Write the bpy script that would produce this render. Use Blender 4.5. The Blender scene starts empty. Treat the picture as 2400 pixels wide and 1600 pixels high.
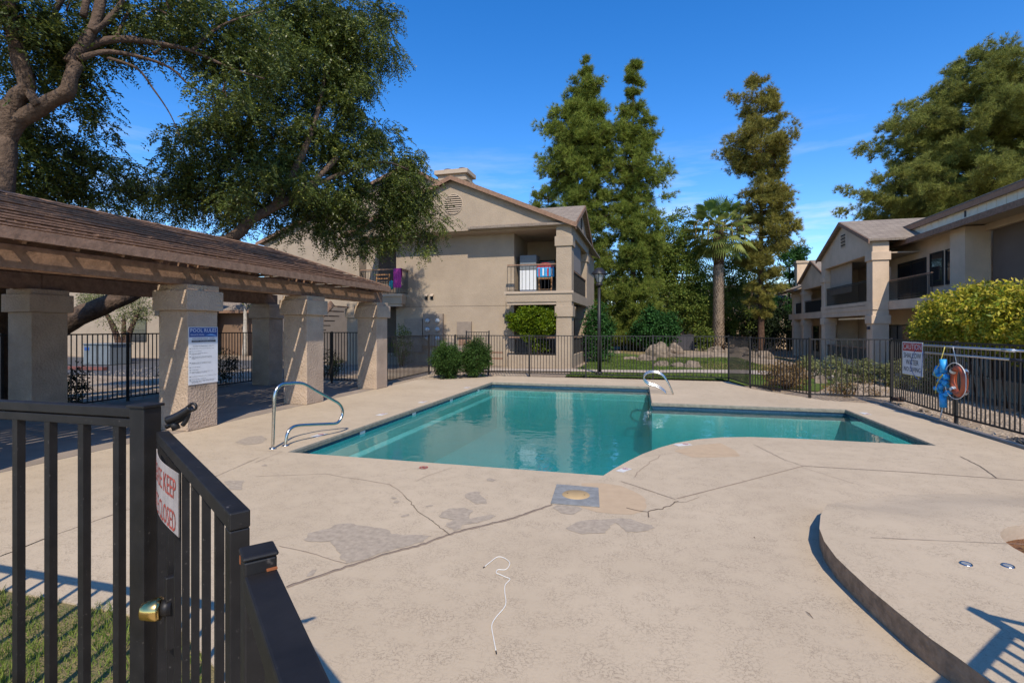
import bpy, bmesh, math, random
import numpy as np
from mathutils import Vector, Matrix, noise
from mathutils.geometry import delaunay_2d_cdt
random.seed(7); RNG = np.random.default_rng(7)
S = bpy.context.scene
COL = S.collection
R = math.radians

# ------------------------------------------------------------ camera, sky, sun, exposure
F, CH, U0, V0 = 1187.0, 1.78, 1200.0, 769.0      # focal length in px of the 2400 px wide photo, eye height
PSI = math.atan(320 / F)
cam = bpy.data.cameras.new('camera'); camo = bpy.data.objects.new('camera', cam); COL.objects.link(camo)
cam.sensor_width = 36; cam.lens = 36 * F / 2400; cam.shift_y = -(800 - V0) / 2400
cam.clip_start = 0.02; cam.clip_end = 2000
camo.location = (0, 0, CH); camo.rotation_euler = (R(90), 0, PSI)
S.camera = camo
SUN_TO = Vector((-0.345, 0.939, 0)).normalized()
EL = R(47.6)
sund = Vector((SUN_TO.x * math.cos(EL), SUN_TO.y * math.cos(EL), -math.sin(EL)))
sl = bpy.data.lights.new('sun', 'SUN'); sl.energy = 4.4; sl.angle = R(0.53); sl.color = (1, 0.90, 0.76)
so = bpy.data.objects.new('sun', sl); so.rotation_euler = sund.to_track_quat('-Z', 'Y').to_euler(); so.location = (5, -15, 20)
COL.objects.link(so)
W = bpy.data.worlds.new('World'); S.world = W; W.use_nodes = True
nt = W.node_tree; nt.nodes.clear()
def wn(t, **k):
    n = nt.nodes.new(t)
    for a, b in k.items(): setattr(n, a, b)
    return n
sky = wn('ShaderNodeTexSky', sky_type='NISHITA', sun_disc=False, sun_elevation=EL, sun_rotation=R(163.7),
         air_density=1.0, dust_density=0.2, ozone_density=3.0, altitude=400)
hs = wn('ShaderNodeHueSaturation'); hs.inputs['Saturation'].default_value = 1.36; hs.inputs['Value'].default_value = 1.34; hs.inputs['Hue'].default_value = .508
tc = wn('ShaderNodeTexCoord'); sep = wn('ShaderNodeSeparateXYZ'); mp = wn('ShaderNodeMapping'); mp.inputs['Scale'].default_value = (1.6, 1.6, 11)
nz = wn('ShaderNodeTexNoise'); nz.inputs['Scale'].default_value = 2.4; nz.inputs['Detail'].default_value = 7; nz.inputs['Roughness'].default_value = .6
cr = wn('ShaderNodeValToRGB'); cr.color_ramp.elements[0].position = .50; cr.color_ramp.elements[1].position = .70
er = wn('ShaderNodeValToRGB')
e = er.color_ramp.elements; e[0].position = 0.10; e[0].color = (.62, .62, .62, 1); e[1].position = .36; e[1].color = (0, 0, 0, 1)
m1 = wn('ShaderNodeMath', operation='MULTIPLY'); mx = wn('ShaderNodeMixRGB'); mx.inputs['Color2'].default_value = (5.6, 6.0, 6.4, 1)
bg = wn('ShaderNodeBackground'); bg.inputs['Strength'].default_value = 0.15; wo = wn('ShaderNodeOutputWorld')
L = nt.links.new
L(sky.outputs[0], hs.inputs['Color']); L(tc.outputs['Generated'], mp.inputs[0]); L(mp.outputs[0], nz.inputs['Vector']); L(tc.outputs['Generated'], sep.inputs[0])
L(nz.outputs[0], cr.inputs[0]); L(sep.outputs[2], er.inputs[0]); L(cr.outputs[0], m1.inputs[0]); L(er.outputs[0], m1.inputs[1])
L(m1.outputs[0], mx.inputs[0]); L(hs.outputs[0], mx.inputs[1]); L(mx.outputs[0], bg.inputs[0]); L(bg.outputs[0], wo.inputs[0])
S.view_settings.view_transform = 'Standard'; S.view_settings.look = 'None'
S.view_settings.exposure = 0.20; S.view_settings.gamma = 1
S.render.engine = 'CYCLES'
S.cycles.max_bounces = 8; S.cycles.transparent_max_bounces = 16; S.cycles.sample_clamp_indirect = 6

# ------------------------------------------------------------ coordinates measured off the photo
cs, sn = math.cos(PSI), math.sin(PSI)
def ray(u, v):
    a = (u - U0) / F
    return Vector((-sn + a * cs, cs + a * sn, -(v - V0) / F))
def at(u, v, d): return Vector((0, 0, CH)) + ray(u, v) * d
def G(u, v, z=0.0):
    r = ray(u, v); t = (z - CH) / r.z
    return Vector((t * r.x, t * r.y, z))
def smooth(a, b, x):
    t = min(1, max(0, (x - a) / (b - a))); return t * t * (3 - 2 * t)
def gz(x, y): return -0.45 * smooth(6.3, 10.2, x) * smooth(2, 8, y) - .02

# ------------------------------------------------------------ object helpers
WL = {}
def add(name, me, mat=None, parent=None, loc=(0, 0, 0), rotz=0.0, label=None, kind=None):
    o = bpy.data.objects.new(name, me); COL.objects.link(o)
    if mat is not None and me is not None and not me.materials:
        for m in (mat if isinstance(mat, (list, tuple)) else [mat]): me.materials.append(m)
    o.location = loc
    if rotz: o.rotation_euler = (0, 0, rotz)
    WL[o.name] = Vector(loc)
    if parent is not None:
        o.parent = parent; o.matrix_parent_inverse = Matrix.Translation(-WL[parent.name])
    if label: o['label'] = label
    if kind: o['kind'] = kind
    return o
def tag(o, label, cat, group=None):
    o['label'] = label; o['category'] = cat
    if group: o['group'] = group
    return o
def thing(name, label, cat, loc, group=None):
    o = bpy.data.objects.new(name, None); COL.objects.link(o); o.empty_display_size = .2
    o.location = loc; WL[o.name] = Vector(loc)
    return tag(o, label, cat, group)

class MB:
    def __init__(s): s.v = []; s.f = []; s.sm = []
    def poly(s, pts, smooth=False):
        n = len(s.v); s.v += [tuple(p) for p in pts]; s.f.append(tuple(range(n, n + len(pts)))); s.sm.append(smooth); return s
    def raw(s, V, Fc, smooth=False):
        n = len(s.v); s.v += [tuple(p) for p in V]; s.f += [tuple(i + n for i in f) for f in Fc]; s.sm += [smooth] * len(Fc); return s
    def box(s, x0, x1, y0, y1, z0, z1, M=None):
        V = [(x, y, z) for z in (z0, z1) for (x, y) in ((x0, y0), (x1, y0), (x1, y1), (x0, y1))]
        if M is not None: V = [M @ Vector(p) for p in V]
        return s.raw(V, [(3, 2, 1, 0), (4, 5, 6, 7), (0, 1, 5, 4), (1, 2, 6, 5), (2, 3, 7, 6), (3, 0, 4, 7)])
    def bar(s, a, b, w, h):
        a, b = Vector(a), Vector(b); d = (b - a).normalized()
        up = Vector((0, 0, 1)) if abs(d.z) < .95 else Vector((0, 1, 0))
        x = d.cross(up).normalized(); y = x.cross(d)
        V = [p + x * i * w / 2 + y * j * h / 2 for p in (a, b) for i, j in ((-1, -1), (1, -1), (1, 1), (-1, 1))]
        return s.raw(V, [(0, 1, 2, 3), (7, 6, 5, 4), (1, 0, 4, 5), (2, 1, 5, 6), (3, 2, 6, 7), (0, 3, 7, 4)])
    def tube(s, pts, rad, n=10, cap=True, wob=0.0):
        pts = [Vector(p) for p in pts]
        rad = [rad] * len(pts) if not isinstance(rad, (list, tuple)) else rad
        V = []; nrm = None
        for i, p in enumerate(pts):
            d = (pts[min(i + 1, len(pts) - 1)] - pts[max(i - 1, 0)]).normalized()
            if nrm is None: nrm = d.orthogonal().normalized()
            nrm = (nrm - d * nrm.dot(d)).normalized(); b = d.cross(nrm)
            for k in range(n):
                a = 2 * math.pi * k / n; r = rad[i]
                if wob: r *= 1 + wob * noise.noise(Vector((p.x * 3 + math.cos(a) * 1.3, p.y * 3 + math.sin(a) * 1.3, p.z * 2)))
                V.append(p + (nrm * math.cos(a) + b * math.sin(a)) * r)
        Fc = [(i * n + k, i * n + (k + 1) % n, (i + 1) * n + (k + 1) % n, (i + 1) * n + k) for i in range(len(pts) - 1) for k in range(n)]
        s.raw(V, Fc, True)
        if cap:
            s.poly(V[:n][::-1]); s.poly(V[-n:])
        return s
    def cyl(s, c, r, h, n=20, r2=None):
        c = Vector(c); return s.tube([c, c + Vector((0, 0, h))], [r, r if r2 is None else r2], n)
    def lathe(s, c, prof, n=20, axis='z'):
        V = []
        for r, h in prof:
            for k in range(n):
                a = 2 * math.pi * k / n
                q = (math.cos(a) * r, math.sin(a) * r, h)
                if axis == 'x': q = (h, q[0], q[1])
                if axis == 'y': q = (q[0], h, q[1])
                V.append((c[0] + q[0], c[1] + q[1], c[2] + q[2]))
        Fc = [(i * n + k, i * n + (k + 1) % n, (i + 1) * n + (k + 1) % n, (i + 1) * n + k) for i in range(len(prof) - 1) for k in range(n)]
        return s.raw(V, Fc, True)
    def prism(s, pts, axis, a, b):
        def P(p, t):
            if axis == 'y': return (p[0], t, p[1])
            if axis == 'x': return (t, p[0], p[1])
            return (p[0], p[1], t)
        n = len(pts); V = [P(p, a) for p in pts] + [P(p, b) for p in pts]
        return s.raw(V, [tuple(range(n)), tuple(range(2 * n - 1, n - 1, -1))] + [(i, i + n, (i + 1) % n + n, (i + 1) % n) for i in range(n)])
    def mesh(s, name, merge=False):
        me = bpy.data.meshes.new(name); me.from_pydata(s.v, [], s.f)
        me.polygons.foreach_set('use_smooth', s.sm)
        bm = bmesh.new(); bm.from_mesh(me); bmesh.ops.remove_doubles(bm, verts=bm.verts, dist=1e-5) if merge or (len(s.v) < 60000 and any(s.sm)) else None
        bmesh.ops.recalc_face_normals(bm, faces=bm.faces); bm.to_mesh(me); bm.free()
        return me
    def build(s, name, mat, parent=None, bevel=0.0, **k):
        o = add(name, s.mesh(name), mat, parent, **k)
        if bevel:
            m = o.modifiers.new('bevel', 'BEVEL'); m.width = bevel; m.segments = 2; m.limit_method = 'ANGLE'; m.angle_limit = R(35)
        return o
def BX(name, mat, parent, *b, bevel=0.0, **k): return MB().box(*b).build(name, mat, parent, bevel, **k)

def np_mesh(name, V, nper, mat, parent=None, kind=None, loc=(0, 0, 0)):
    V = np.ascontiguousarray(V, dtype=np.float32).reshape(-1, 3); n = len(V) // nper
    me = bpy.data.meshes.new(name); me.vertices.add(len(V)); me.vertices.foreach_set('co', V.ravel())
    me.loops.add(n * nper); me.polygons.add(n)
    me.loops.foreach_set('vertex_index', np.arange(n * nper, dtype=np.int32))
    me.polygons.foreach_set('loop_start', np.arange(0, n * nper, nper, dtype=np.int32))
    me.update(calc_edges=True)
    return add(name, me, mat, parent, loc=loc, kind=kind)
def unit(a): return a / (np.linalg.norm(a, axis=-1, keepdims=True) + 1e-9)
def leaves_at(P, D, Ln, Wd, flat=.5):
    """diamond leaves: P base points, D directions"""
    n = len(P); D = unit(D); N = unit(RNG.normal(size=(n, 3)) * (1 - flat) + np.array([0, 0, 1]) * flat * 1.5)
    X = unit(np.cross(D, N)); Nn = np.cross(X, D)
    Ln = np.broadcast_to(np.asarray(Ln), (n,))[:, None] * RNG.uniform(.75, 1.25, (n, 1)); Wd = np.broadcast_to(np.asarray(Wd), (n,))[:, None] * RNG.uniform(.8, 1.2, (n, 1))
    mid = P + D * Ln * .45 + Nn * Ln * .06
    return np.stack([P, mid + X * Wd / 2, P + D * Ln, mid - X * Wd / 2], 1)
def slivers(P, D, Ln, Wd):
    n = len(P); D = unit(D); X = unit(np.cross(D, RNG.normal(size=(n, 3))))
    Ln = Ln * RNG.uniform(.7, 1.25, (n, 1))
    return np.stack([P - X * Wd / 2, P + X * Wd / 2, P + D * Ln], 1)

# ------------------------------------------------------------ text meshes (made once, flat print)
TX = {}
def text_meshes(items):
    tmp = []
    for key, body, size, align in items:
        cu = bpy.data.curves.new('txt', 'FONT'); cu.body = body; cu.size = size; cu.align_x = align; cu.align_y = 'CENTER'; cu.resolution_u = 2
        o = bpy.data.objects.new('txt', cu); COL.objects.link(o); tmp.append((key, o, cu))
    bpy.context.view_layer.update(); dg = bpy.context.evaluated_depsgraph_get()
    for key, o, cu in tmp:
        TX[key] = bpy.data.meshes.new_from_object(o.evaluated_get(dg)); TX[key].name = 'lettering'
    for key, o, cu in tmp:
        bpy.data.objects.remove(o); bpy.data.curves.remove(cu)
RULES = ["No Glass Bottles Allowed Around the Pool or Area", "No Loud Music Allowed", "No Running or Boisterous, and Horse\nDangerous Activities",
 "No Person Allowed To Swim Under The Age of\nTwelve Without A Legal Guardian Or Approved\nDesignee", "Management Reserves the Right to Deny Use\nof Pool to Anyone or Close Pool at Anytime", "No Cutoffs Allowed", "No Pets Please",
 "No Radio, Speakers Loud, Allowed In Pool Area\nWithout Headphones or Approval", "Swim Diapers Required for Infants, Toddlers and Small", "Observe All Safety Regulations",
 "Persons With Sores or Inflamed Eyes, Colds, Nasal or\nEar Discharges, Boils or Other Diseases Are Not\nAllowed In Pool Area", "Emergencies: Clear Pool and Call 911.\nResidents Must Register Guests and\nShower Before Entering The Pool"]
items = [('caution', 'CAUTION', .105, 'CENTER'), ('shallow', 'SHALLOW', .105, 'CENTER'), ('water', 'WATER', .105, 'CENTER'), ('nodiving', 'NO DIVING', .105, 'CENTER'),
 ('please', 'PLEASE KEEP', .088, 'CENTER'), ('gate', 'GATE CLOSED', .088, 'CENTER'), ('three', '3 FT', .11, 'CENTER'), ('four', '4 1/2 FT', .10, 'CENTER'), ('nodive', 'NO DIVING', .035, 'CENTER'),
 ('prules', 'POOL RULES', .084, 'CENTER'), ('private', 'PRIVATE POOL', .044, 'LEFT'), ('hours', 'POOL HOURS 5:00AM - 10:00PM', .034, 'CENTER'),
 ('warn', 'WARNING - NO LIFEGUARD ON DUTY', .027, 'CENTER'), ('emerg', 'IN CASE OF EMERGENCY CALL 911', .024, 'CENTER'), ('five', '5', .11, 'CENTER')]
items += [('rule%d' % i, '\n'.join(r.split('\n')), .0205, 'LEFT') for i, r in enumerate(RULES)]
text_meshes(items)

# ------------------------------------------------------------ materials
def mat(name, col, rough=.8, metal=0.0, var=0.0, scale=3.0, col2=None, bump=0.0, bscale=40.0, btype='noise', spec=.5, detail=6, coord='Object', bdist=.01):
    m = bpy.data.materials.new(name); m.use_nodes = True; t = m.node_tree; n = t.nodes; b = n['Principled BSDF']; l = t.links.new
    b.inputs['Base Color'].default_value = (*col, 1); b.inputs['Roughness'].default_value = rough; b.inputs['Metallic'].default_value = metal
    b.inputs['Specular IOR Level'].default_value = spec
    g = n.new('ShaderNodeNewGeometry')
    if var or col2:
        tx = n.new('ShaderNodeTexNoise'); tx.inputs['Scale'].default_value = scale; tx.inputs['Detail'].default_value = detail; tx.inputs['Roughness'].default_value = .62
        l(g.outputs['Position'], tx.inputs['Vector']); r = n.new('ShaderNodeValToRGB'); l(tx.outputs[0], r.inputs[0])
        c2 = col2 or tuple(c * (1 - var) for c in col); c1 = tuple(min(1, c * (1 + var * .6)) for c in col) if not col2 else col
        r.color_ramp.elements[0].position = .34; r.color_ramp.elements[1].position = .66
        r.color_ramp.elements[0].color = (*c2, 1); r.color_ramp.elements[1].color = (*c1, 1); l(r.outputs[0], b.inputs['Base Color'])
    if bump:
        if btype == 'voronoi':
            bx = n.new('ShaderNodeTexVoronoi'); bx.feature = 'SMOOTH_F1'
        else:
            bx = n.new('ShaderNodeTexNoise'); bx.inputs['Detail'].default_value = 4
        bx.inputs['Scale'].default_value = bscale; l(g.outputs['Position'], bx.inputs['Vector'])
        bn = n.new('ShaderNodeBump'); bn.inputs['Strength'].default_value = bump; bn.inputs['Distance'].default_value = bdist
        l(bx.outputs[0], bn.inputs['Height']); l(bn.outputs[0], b.inputs['Normal'])
    return m
def leafmat(name, c1, c2, c3=None, trans=.35, rough=.65, spec=.18):
    m = bpy.data.materials.new(name); m.use_nodes = True; t = m.node_tree; n = t.nodes; l = t.links.new; n.clear()
    o = n.new('ShaderNodeOutputMaterial'); g = n.new('ShaderNodeNewGeometry'); r = n.new('ShaderNodeValToRGB')
    l(g.outputs['Random Per Island'], r.inputs[0]); r.color_ramp.elements[0].color = (*c1, 1); r.color_ramp.elements[1].color = (*c2, 1)
    if c3: e = r.color_ramp.elements.new(.93); e.color = (*c2, 1); r.color_ramp.elements[-1].color = (*c3, 1)
    p = n.new('ShaderNodeBsdfPrincipled'); p.inputs['Roughness'].default_value = rough; p.inputs['Specular IOR Level'].default_value = spec
    tr = n.new('ShaderNodeBsdfTranslucent'); mxx = n.new('ShaderNodeMixShader'); mxx.inputs[0].default_value = trans
    nn = n.new('ShaderNodeTexNoise'); nn.inputs['Scale'].default_value = .9; l(g.outputs['Position'], nn.inputs['Vector'])
    mr = n.new('ShaderNodeMapRange'); mr.inputs[1].default_value = .3; mr.inputs[2].default_value = .7; mr.inputs[3].default_value = .72; mr.inputs[4].default_value = 1.25
    mu = n.new('ShaderNodeVectorMath'); mu.operation = 'SCALE'; l(nn.outputs[0], mr.inputs[0]); l(r.outputs[0], mu.inputs[0]); l(mr.outputs[0], mu.inputs['Scale'])
    l(mu.outputs[0], p.inputs['Base Color']); l(mu.outputs[0], tr.inputs['Color'])
    l(p.outputs[0], mxx.inputs[1]); l(tr.outputs[0], mxx.inputs[2]); l(mxx.outputs[0], o.inputs[0])
    return m

M = {}
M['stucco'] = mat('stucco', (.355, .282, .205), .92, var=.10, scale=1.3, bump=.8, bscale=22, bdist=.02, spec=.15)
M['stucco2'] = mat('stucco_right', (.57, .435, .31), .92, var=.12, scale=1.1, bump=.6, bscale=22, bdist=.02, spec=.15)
M['stucco_brown'] = mat('stucco_brown', (.19, .125, .085), .92, var=.10, scale=1.3, bump=.5, bscale=22, spec=.15)
M['wall_shade'] = mat('wall_painted_shade', (.17, .13, .105), .92, var=.08, scale=1.3, bump=.5, bscale=22, spec=.15)  # shade below the roof overhang is put into this wall colour
M['pillar'] = mat('pillar_stucco', (.44, .335, .245), .92, var=.16, scale=2.2, bump=1.0, bscale=26, bdist=.025, spec=.15)
M['cream'] = mat('cream_siding', (.84, .72, .53), .8, var=.08, scale=4, spec=.2)
M['ltrim'] = mat('trim_stucco', (.42, .335, .25), .92, var=.08, scale=2, bump=.4, bscale=30, spec=.15)
M['wood'] = mat('brown_wood', (.25, .150, .098), .75, var=.28, scale=9, bump=.5, bscale=30, spec=.25)
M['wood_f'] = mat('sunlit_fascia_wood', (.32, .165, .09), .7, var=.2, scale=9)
M['wood_l'] = mat('light_wood', (.33, .18, .085), .7, var=.25, scale=10, spec=.25)
M['metal'] = mat('black_painted_iron', (.013, .0115, .011), .46, var=.35, scale=14, spec=.38, bump=.25, bscale=120, bdist=.001)
def chips(m):
    t = m.node_tree; n = t.nodes; l = t.links.new; b = n['Principled BSDF']; g = n.new('ShaderNodeNewGeometry'); x = n.new('ShaderNodeTexNoise'); x.inputs['Scale'].default_value = 75; x.inputs['Detail'].default_value = 5; l(g.outputs['Position'], x.inputs['Vector'])
    rr = n.new('ShaderNodeValToRGB'); l(x.outputs[0], rr.inputs[0]); rr.color_ramp.elements[0].position = .67; rr.color_ramp.elements[1].position = .76; mm = n.new('ShaderNodeMixRGB'); l(rr.outputs[0], mm.inputs[0])
    l(b.inputs['Base Color'].links[0].from_socket, mm.inputs[1]); mm.inputs[2].default_value = (.085, .075, .066, 1); l(mm.outputs[0], b.inputs['Base Color'])
    y = n.new('ShaderNodeTexNoise'); y.inputs['Scale'].default_value = 5; l(g.outputs['Position'], y.inputs['Vector']); mr = n.new('ShaderNodeMapRange'); mr.inputs[3].default_value = .28; mr.inputs[4].default_value = .75; l(y.outputs[0], mr.inputs[0]); l(mr.outputs[0], b.inputs['Roughness'])
chips(M['metal'])
M['metal_far'] = mat('dark_painted_iron', (.020, .018, .017), .5, var=.2, scale=8, spec=.4)
M['dark'] = mat('dark_opening', (.012, .011, .010), .8)
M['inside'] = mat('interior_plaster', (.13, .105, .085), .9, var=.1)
M['chrome'] = mat('stainless_steel', (.62, .60, .56), .22, metal=1.0, var=.12, scale=20)
M['brass'] = mat('brass', (.72, .50, .18), .22, metal=1.0)
M['alu'] = mat('brushed_aluminium', (.75, .75, .75), .35, metal=.9)
M['conc_g'] = mat('grey_concrete', (.23, .235, .23), .9, var=.22, scale=14, bump=.4, bscale=60, spec=.2)
M['tan_lid'] = mat('tan_lid', (.42, .29, .14), .7, var=.1, scale=12)
M['mark_w'] = mat('marker_white', (.60, .59, .56), .6, var=.1, scale=20)
M['ink'] = mat('black_ink', (.015, .015, .02), .6)
M['red'] = mat('red_paint', (.42, .03, .035), .5, var=.2, scale=12)
M['blue'] = mat('blue_print', (.02, .07, .26), .45)
M['blue_l'] = mat('light_blue_print', (.22, .42, .68), .45)
M['white'] = mat('white_sign', (.66, .67, .68), .45, var=.06, scale=6)
M['white_d'] = mat('worn_white_sign', (.40, .35, .32), .6, var=.30, scale=9)
M['ink_fade'] = mat('faded_red_ink', (.42, .07, .05), .6, var=.35, scale=30)
M['orange'] = mat('orange_foam', (.50, .11, .045), .5, var=.25, scale=8)
M['rope_w'] = mat('white_rope', (.7, .68, .62), .8)
M['rope_y'] = mat('yellow_rope', (.6, .5, .12), .8)
M['foam_b'] = mat('blue_foam', (.03, .34, .72), .5, var=.2, scale=15)
M['rust'] = mat('rust', (.25, .075, .02), .9, var=.4, scale=40)
M['util'] = mat('utility_grey', (.16, .18, .19), .6, var=.12, scale=3)
M['util_d'] = mat('utility_dark', (.045, .042, .048), .6, var=.15, scale=3)
M['meter'] = mat('meter_paint', (.24, .19, .145), .7, var=.12, scale=5)
M['glass'] = mat('window_glass', (.02, .024, .028), .06, spec=1.0)
M['mglass'] = mat('lens_glass', (.30, .32, .33), .08, spec=1.0)
M['fridge_lit'] = mat('fridge_sunlit_tone', (.62, .64, .66), .35)
M['towel'] = mat('magenta_towel', (.42, .045, .26), .95, var=.2, scale=14)
M['teal'] = mat('teal_toy', (.03, .42, .5), .6)
M['bark'] = mat('grey_brown_bark', (.115, .080, .058), .95, var=.35, scale=7, bump=1.0, bscale=18, bdist=.04, spec=.1)
M['bark_d'] = mat('dark_bark', (.10, .06, .042), .95, var=.35, scale=6, bump=1.0, bscale=14, bdist=.04, spec=.1)
M['bark_p'] = mat('pale_bark', (.42, .38, .32), .9, var=.3, scale=8, spec=.1)
M['boot'] = mat('palm_boot', (.36, .27, .185), .95, var=.4, scale=7, spec=.1)
M['boot_d'] = mat('palm_fibre', (.085, .05, .032), .95, var=.3, scale=8, spec=.1)
M['rock'] = mat('desert_boulder', (.22, .175, .13), .95, var=.45, scale=3.5, bump=.9, bscale=9, bdist=.06, spec=.1)
M['blind'] = mat('woven_blind', (.33, .265, .20), .9, var=.08, scale=3)
M['blind_g'] = mat('grey_sunscreen', (.20, .18, .165), .9)
M['leaf_tree'] = leafmat('compound_leaves', (.034, .056, .011), (.135, .165, .030), (.34, .34, .06), trans=.28, rough=.42, spec=.35)
M['leaf_pine'] = leafmat('pine_needles', (.085, .130, .020), (.26, .30, .05), (.20, .15, .055), trans=.22)
M['leaf_pine_r'] = leafmat('spreading_pine_needles', (.12, .145, .030), (.31, .32, .075), (.19, .16, .08), trans=.22)
M['leaf_pine_d'] = leafmat('thin_pine_needles', (.15, .15, .03), (.33, .29, .065), (.21, .12, .05), trans=.22)
M['leaf_mid'] = leafmat('mid_leaves', (.06, .11, .018), (.19, .23, .04), (.18, .17, .03), trans=.3)
M['leaf_ivy'] = leafmat('ivy_leaves', (.02, .065, .014), (.05, .135, .030), trans=.3)
M['leaf_citrus'] = leafmat('citrus_leaves', (.05, .105, .008), (.20, .26, .012), trans=.35, rough=.4)
M['leaf_hedge'] = leafmat('golden_hedge_leaves', (.13, .20, .014), (.60, .50, .05), (.72, .54, .11), trans=.35, rough=.5, spec=.25)
M['leaf_ole'] = leafmat('oleander_leaves', (.022, .058, .012), (.075, .135, .026), trans=.3)
M['leaf_grey'] = leafmat('grey_green_leaves', (.11, .13, .045), (.28, .28, .12), trans=.3)
M['leaf_dry'] = leafmat('dry_leaves', (.12, .07, .025), (.33, .21, .08), trans=.2)
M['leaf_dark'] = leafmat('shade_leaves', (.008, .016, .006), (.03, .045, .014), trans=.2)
M['frond'] = leafmat('palm_frond', (.10, .14, .03), (.27, .30, .08), trans=.35, rough=.6, spec=.15)
M['frond_new'] = leafmat('palm_frond_young', (.065, .12, .022), (.15, .22, .05), trans=.35, rough=.6, spec=.15)
M['seed'] = leafmat('palm_flower_stalk', (.22, .17, .07), (.40, .30, .13), trans=.2)
M['grass'] = leafmat('grass_blades', (.09, .15, .025), (.27, .32, .065), (.45, .36, .14), trans=.35)
M['mulch'] = mat('bark_mulch', (.24, .11, .04), .95, col2=(.09, .035, .015), scale=45, bump=1, bscale=60, bdist=.02)
M['gravel_s'] = mat('gravel_stones', (.36, .29, .22), .95, var=.3, scale=9)

def deck_material():
    m = bpy.data.materials.new('textured_deck'); m.use_nodes = True; t = m.node_tree; n = t.nodes; l = t.links.new; b = n['Principled BSDF']
    g = n.new('ShaderNodeNewGeometry')
    def nz(scale, det=5, ro=.6):
        x = n.new('ShaderNodeTexNoise'); x.inputs['Scale'].default_value = scale; x.inputs['Detail'].default_value = det; x.inputs['Roughness'].default_value = ro; l(g.outputs['Position'], x.inputs['Vector']); return x
    def ramp(src, p0, c0, p1, c1):
        r = n.new('ShaderNodeValToRGB'); l(src, r.inputs[0]); e = r.color_ramp.elements; e[0].position = p0; e[0].color = (*c0, 1); e[1].position = p1; e[1].color = (*c1, 1); return r
    def mixc(f, a, c, typ='MIX'):
        x = n.new('ShaderNodeMixRGB'); x.blend_type = typ
        if isinstance(f, float): x.inputs[0].default_value = f
        else: l(f, x.inputs[0])
        l(a, x.inputs[1]); l(c, x.inputs[2]) if not isinstance(c, tuple) else setattr(x.inputs[2], 'default_value', (*c, 1)); return x.outputs[0]
    base = ramp(nz(.55, 6, .6).outputs[0], .3, (.430, .343, .238), .72, (.515, .415, .292)).outputs[0]
    # trowelled "lace": thin worm-like grooves at the borders of smooth islands
    v = nz(30, 4, .6); ab = n.new('ShaderNodeMath'); ab.operation = 'SUBTRACT'; ab.inputs[1].default_value = .5; l(v.outputs[0], ab.inputs[0])
    a2 = n.new('ShaderNodeMath'); a2.operation = 'ABSOLUTE'; l(ab.outputs[0], a2.inputs[0])
    lace = ramp(a2.outputs[0], .004, (1, 1, 1), .026, (0, 0, 0)).outputs[0]
    msk = ramp(nz(5, 4).outputs[0], .36, (0, 0, 0), .60, (.62, .62, .62)).outputs[0]
    mm = n.new('ShaderNodeMath'); mm.operation = 'MULTIPLY'; l(lace, mm.inputs[0]); l(msk, mm.inputs[1])
    c = mixc(mm.outputs[0], base, (.215, .160, .115))
    spot = ramp(nz(70, 2).outputs[0], .68, (0, 0, 0), .76, (.45, .45, .45)).outputs[0]
    c = mixc(spot, c, (.25, .19, .135))
    st = ramp(nz(.9, 8, .7).outputs[0], .60, (0, 0, 0), .80, (.45, .45, .45)).outputs[0]
    c = mixc(st, c, (.36, .26, .165))
    l(c, b.inputs['Base Color']); b.inputs['Roughness'].default_value = .88; b.inputs['Specular IOR Level'].default_value = .2
    hb = n.new('ShaderNodeMath'); hb.operation = 'MULTIPLY_ADD'; l(mm.outputs[0], hb.inputs[0]); hb.inputs[1].default_value = -.8; l(nz(60, 4).outputs[0], hb.inputs[2])
    bn = n.new('ShaderNodeBump'); bn.inputs['Strength'].default_value = .55; bn.inputs['Distance'].default_value = .004; l(hb.outputs[0], bn.inputs['Height']); l(bn.outputs[0], b.inputs['Normal'])
    return m
M['deck'] = deck_material()
M['coping'] = mat('coping_face', (.20, .19, .15), .85, var=.28, scale=12, bump=.8, bscale=34, bdist=.015, spec=.3)
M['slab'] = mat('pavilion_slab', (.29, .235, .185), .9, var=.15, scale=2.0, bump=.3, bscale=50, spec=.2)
M['patch'] = mat('worn_grey_concrete', (.365, .300, .225), .9, var=.20, scale=20, bump=.5, bscale=90, bdist=.004, spec=.2)
M['stain'] = mat('tan_patch', (.455, .335, .215), .9, var=.06, scale=9, spec=.2)
M['crack'] = mat('dark_crack', (.10, .072, .05), .95)  # even dark tone for cracks and seams
M['joint'] = mat('joint_line', (.27, .20, .145), .95)
def tile_material():
    m = mat('pool_tile', (.02, .05, .09), .2, spec=.6); t = m.node_tree; n = t.nodes; l = t.links.new; g = n.new('ShaderNodeNewGeometry')
    br = n.new('ShaderNodeTexVoronoi'); br.inputs['Scale'].default_value = 22; l(g.outputs['Position'], br.inputs['Vector'])
    r = n.new('ShaderNodeValToRGB'); l(br.outputs['Distance'], r.inputs[0]); r.color_ramp.elements[0].color = (.008, .035, .07, 1); r.color_ramp.elements[1].color = (.025, .07, .12, 1)
    l(r.outputs[0], n['Principled BSDF'].inputs['Base Color']); return m
M['tile'] = tile_material()
M['plaster'] = mat('pool_plaster', (.26, .52, .52), .8, var=.10, scale=.9)
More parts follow.
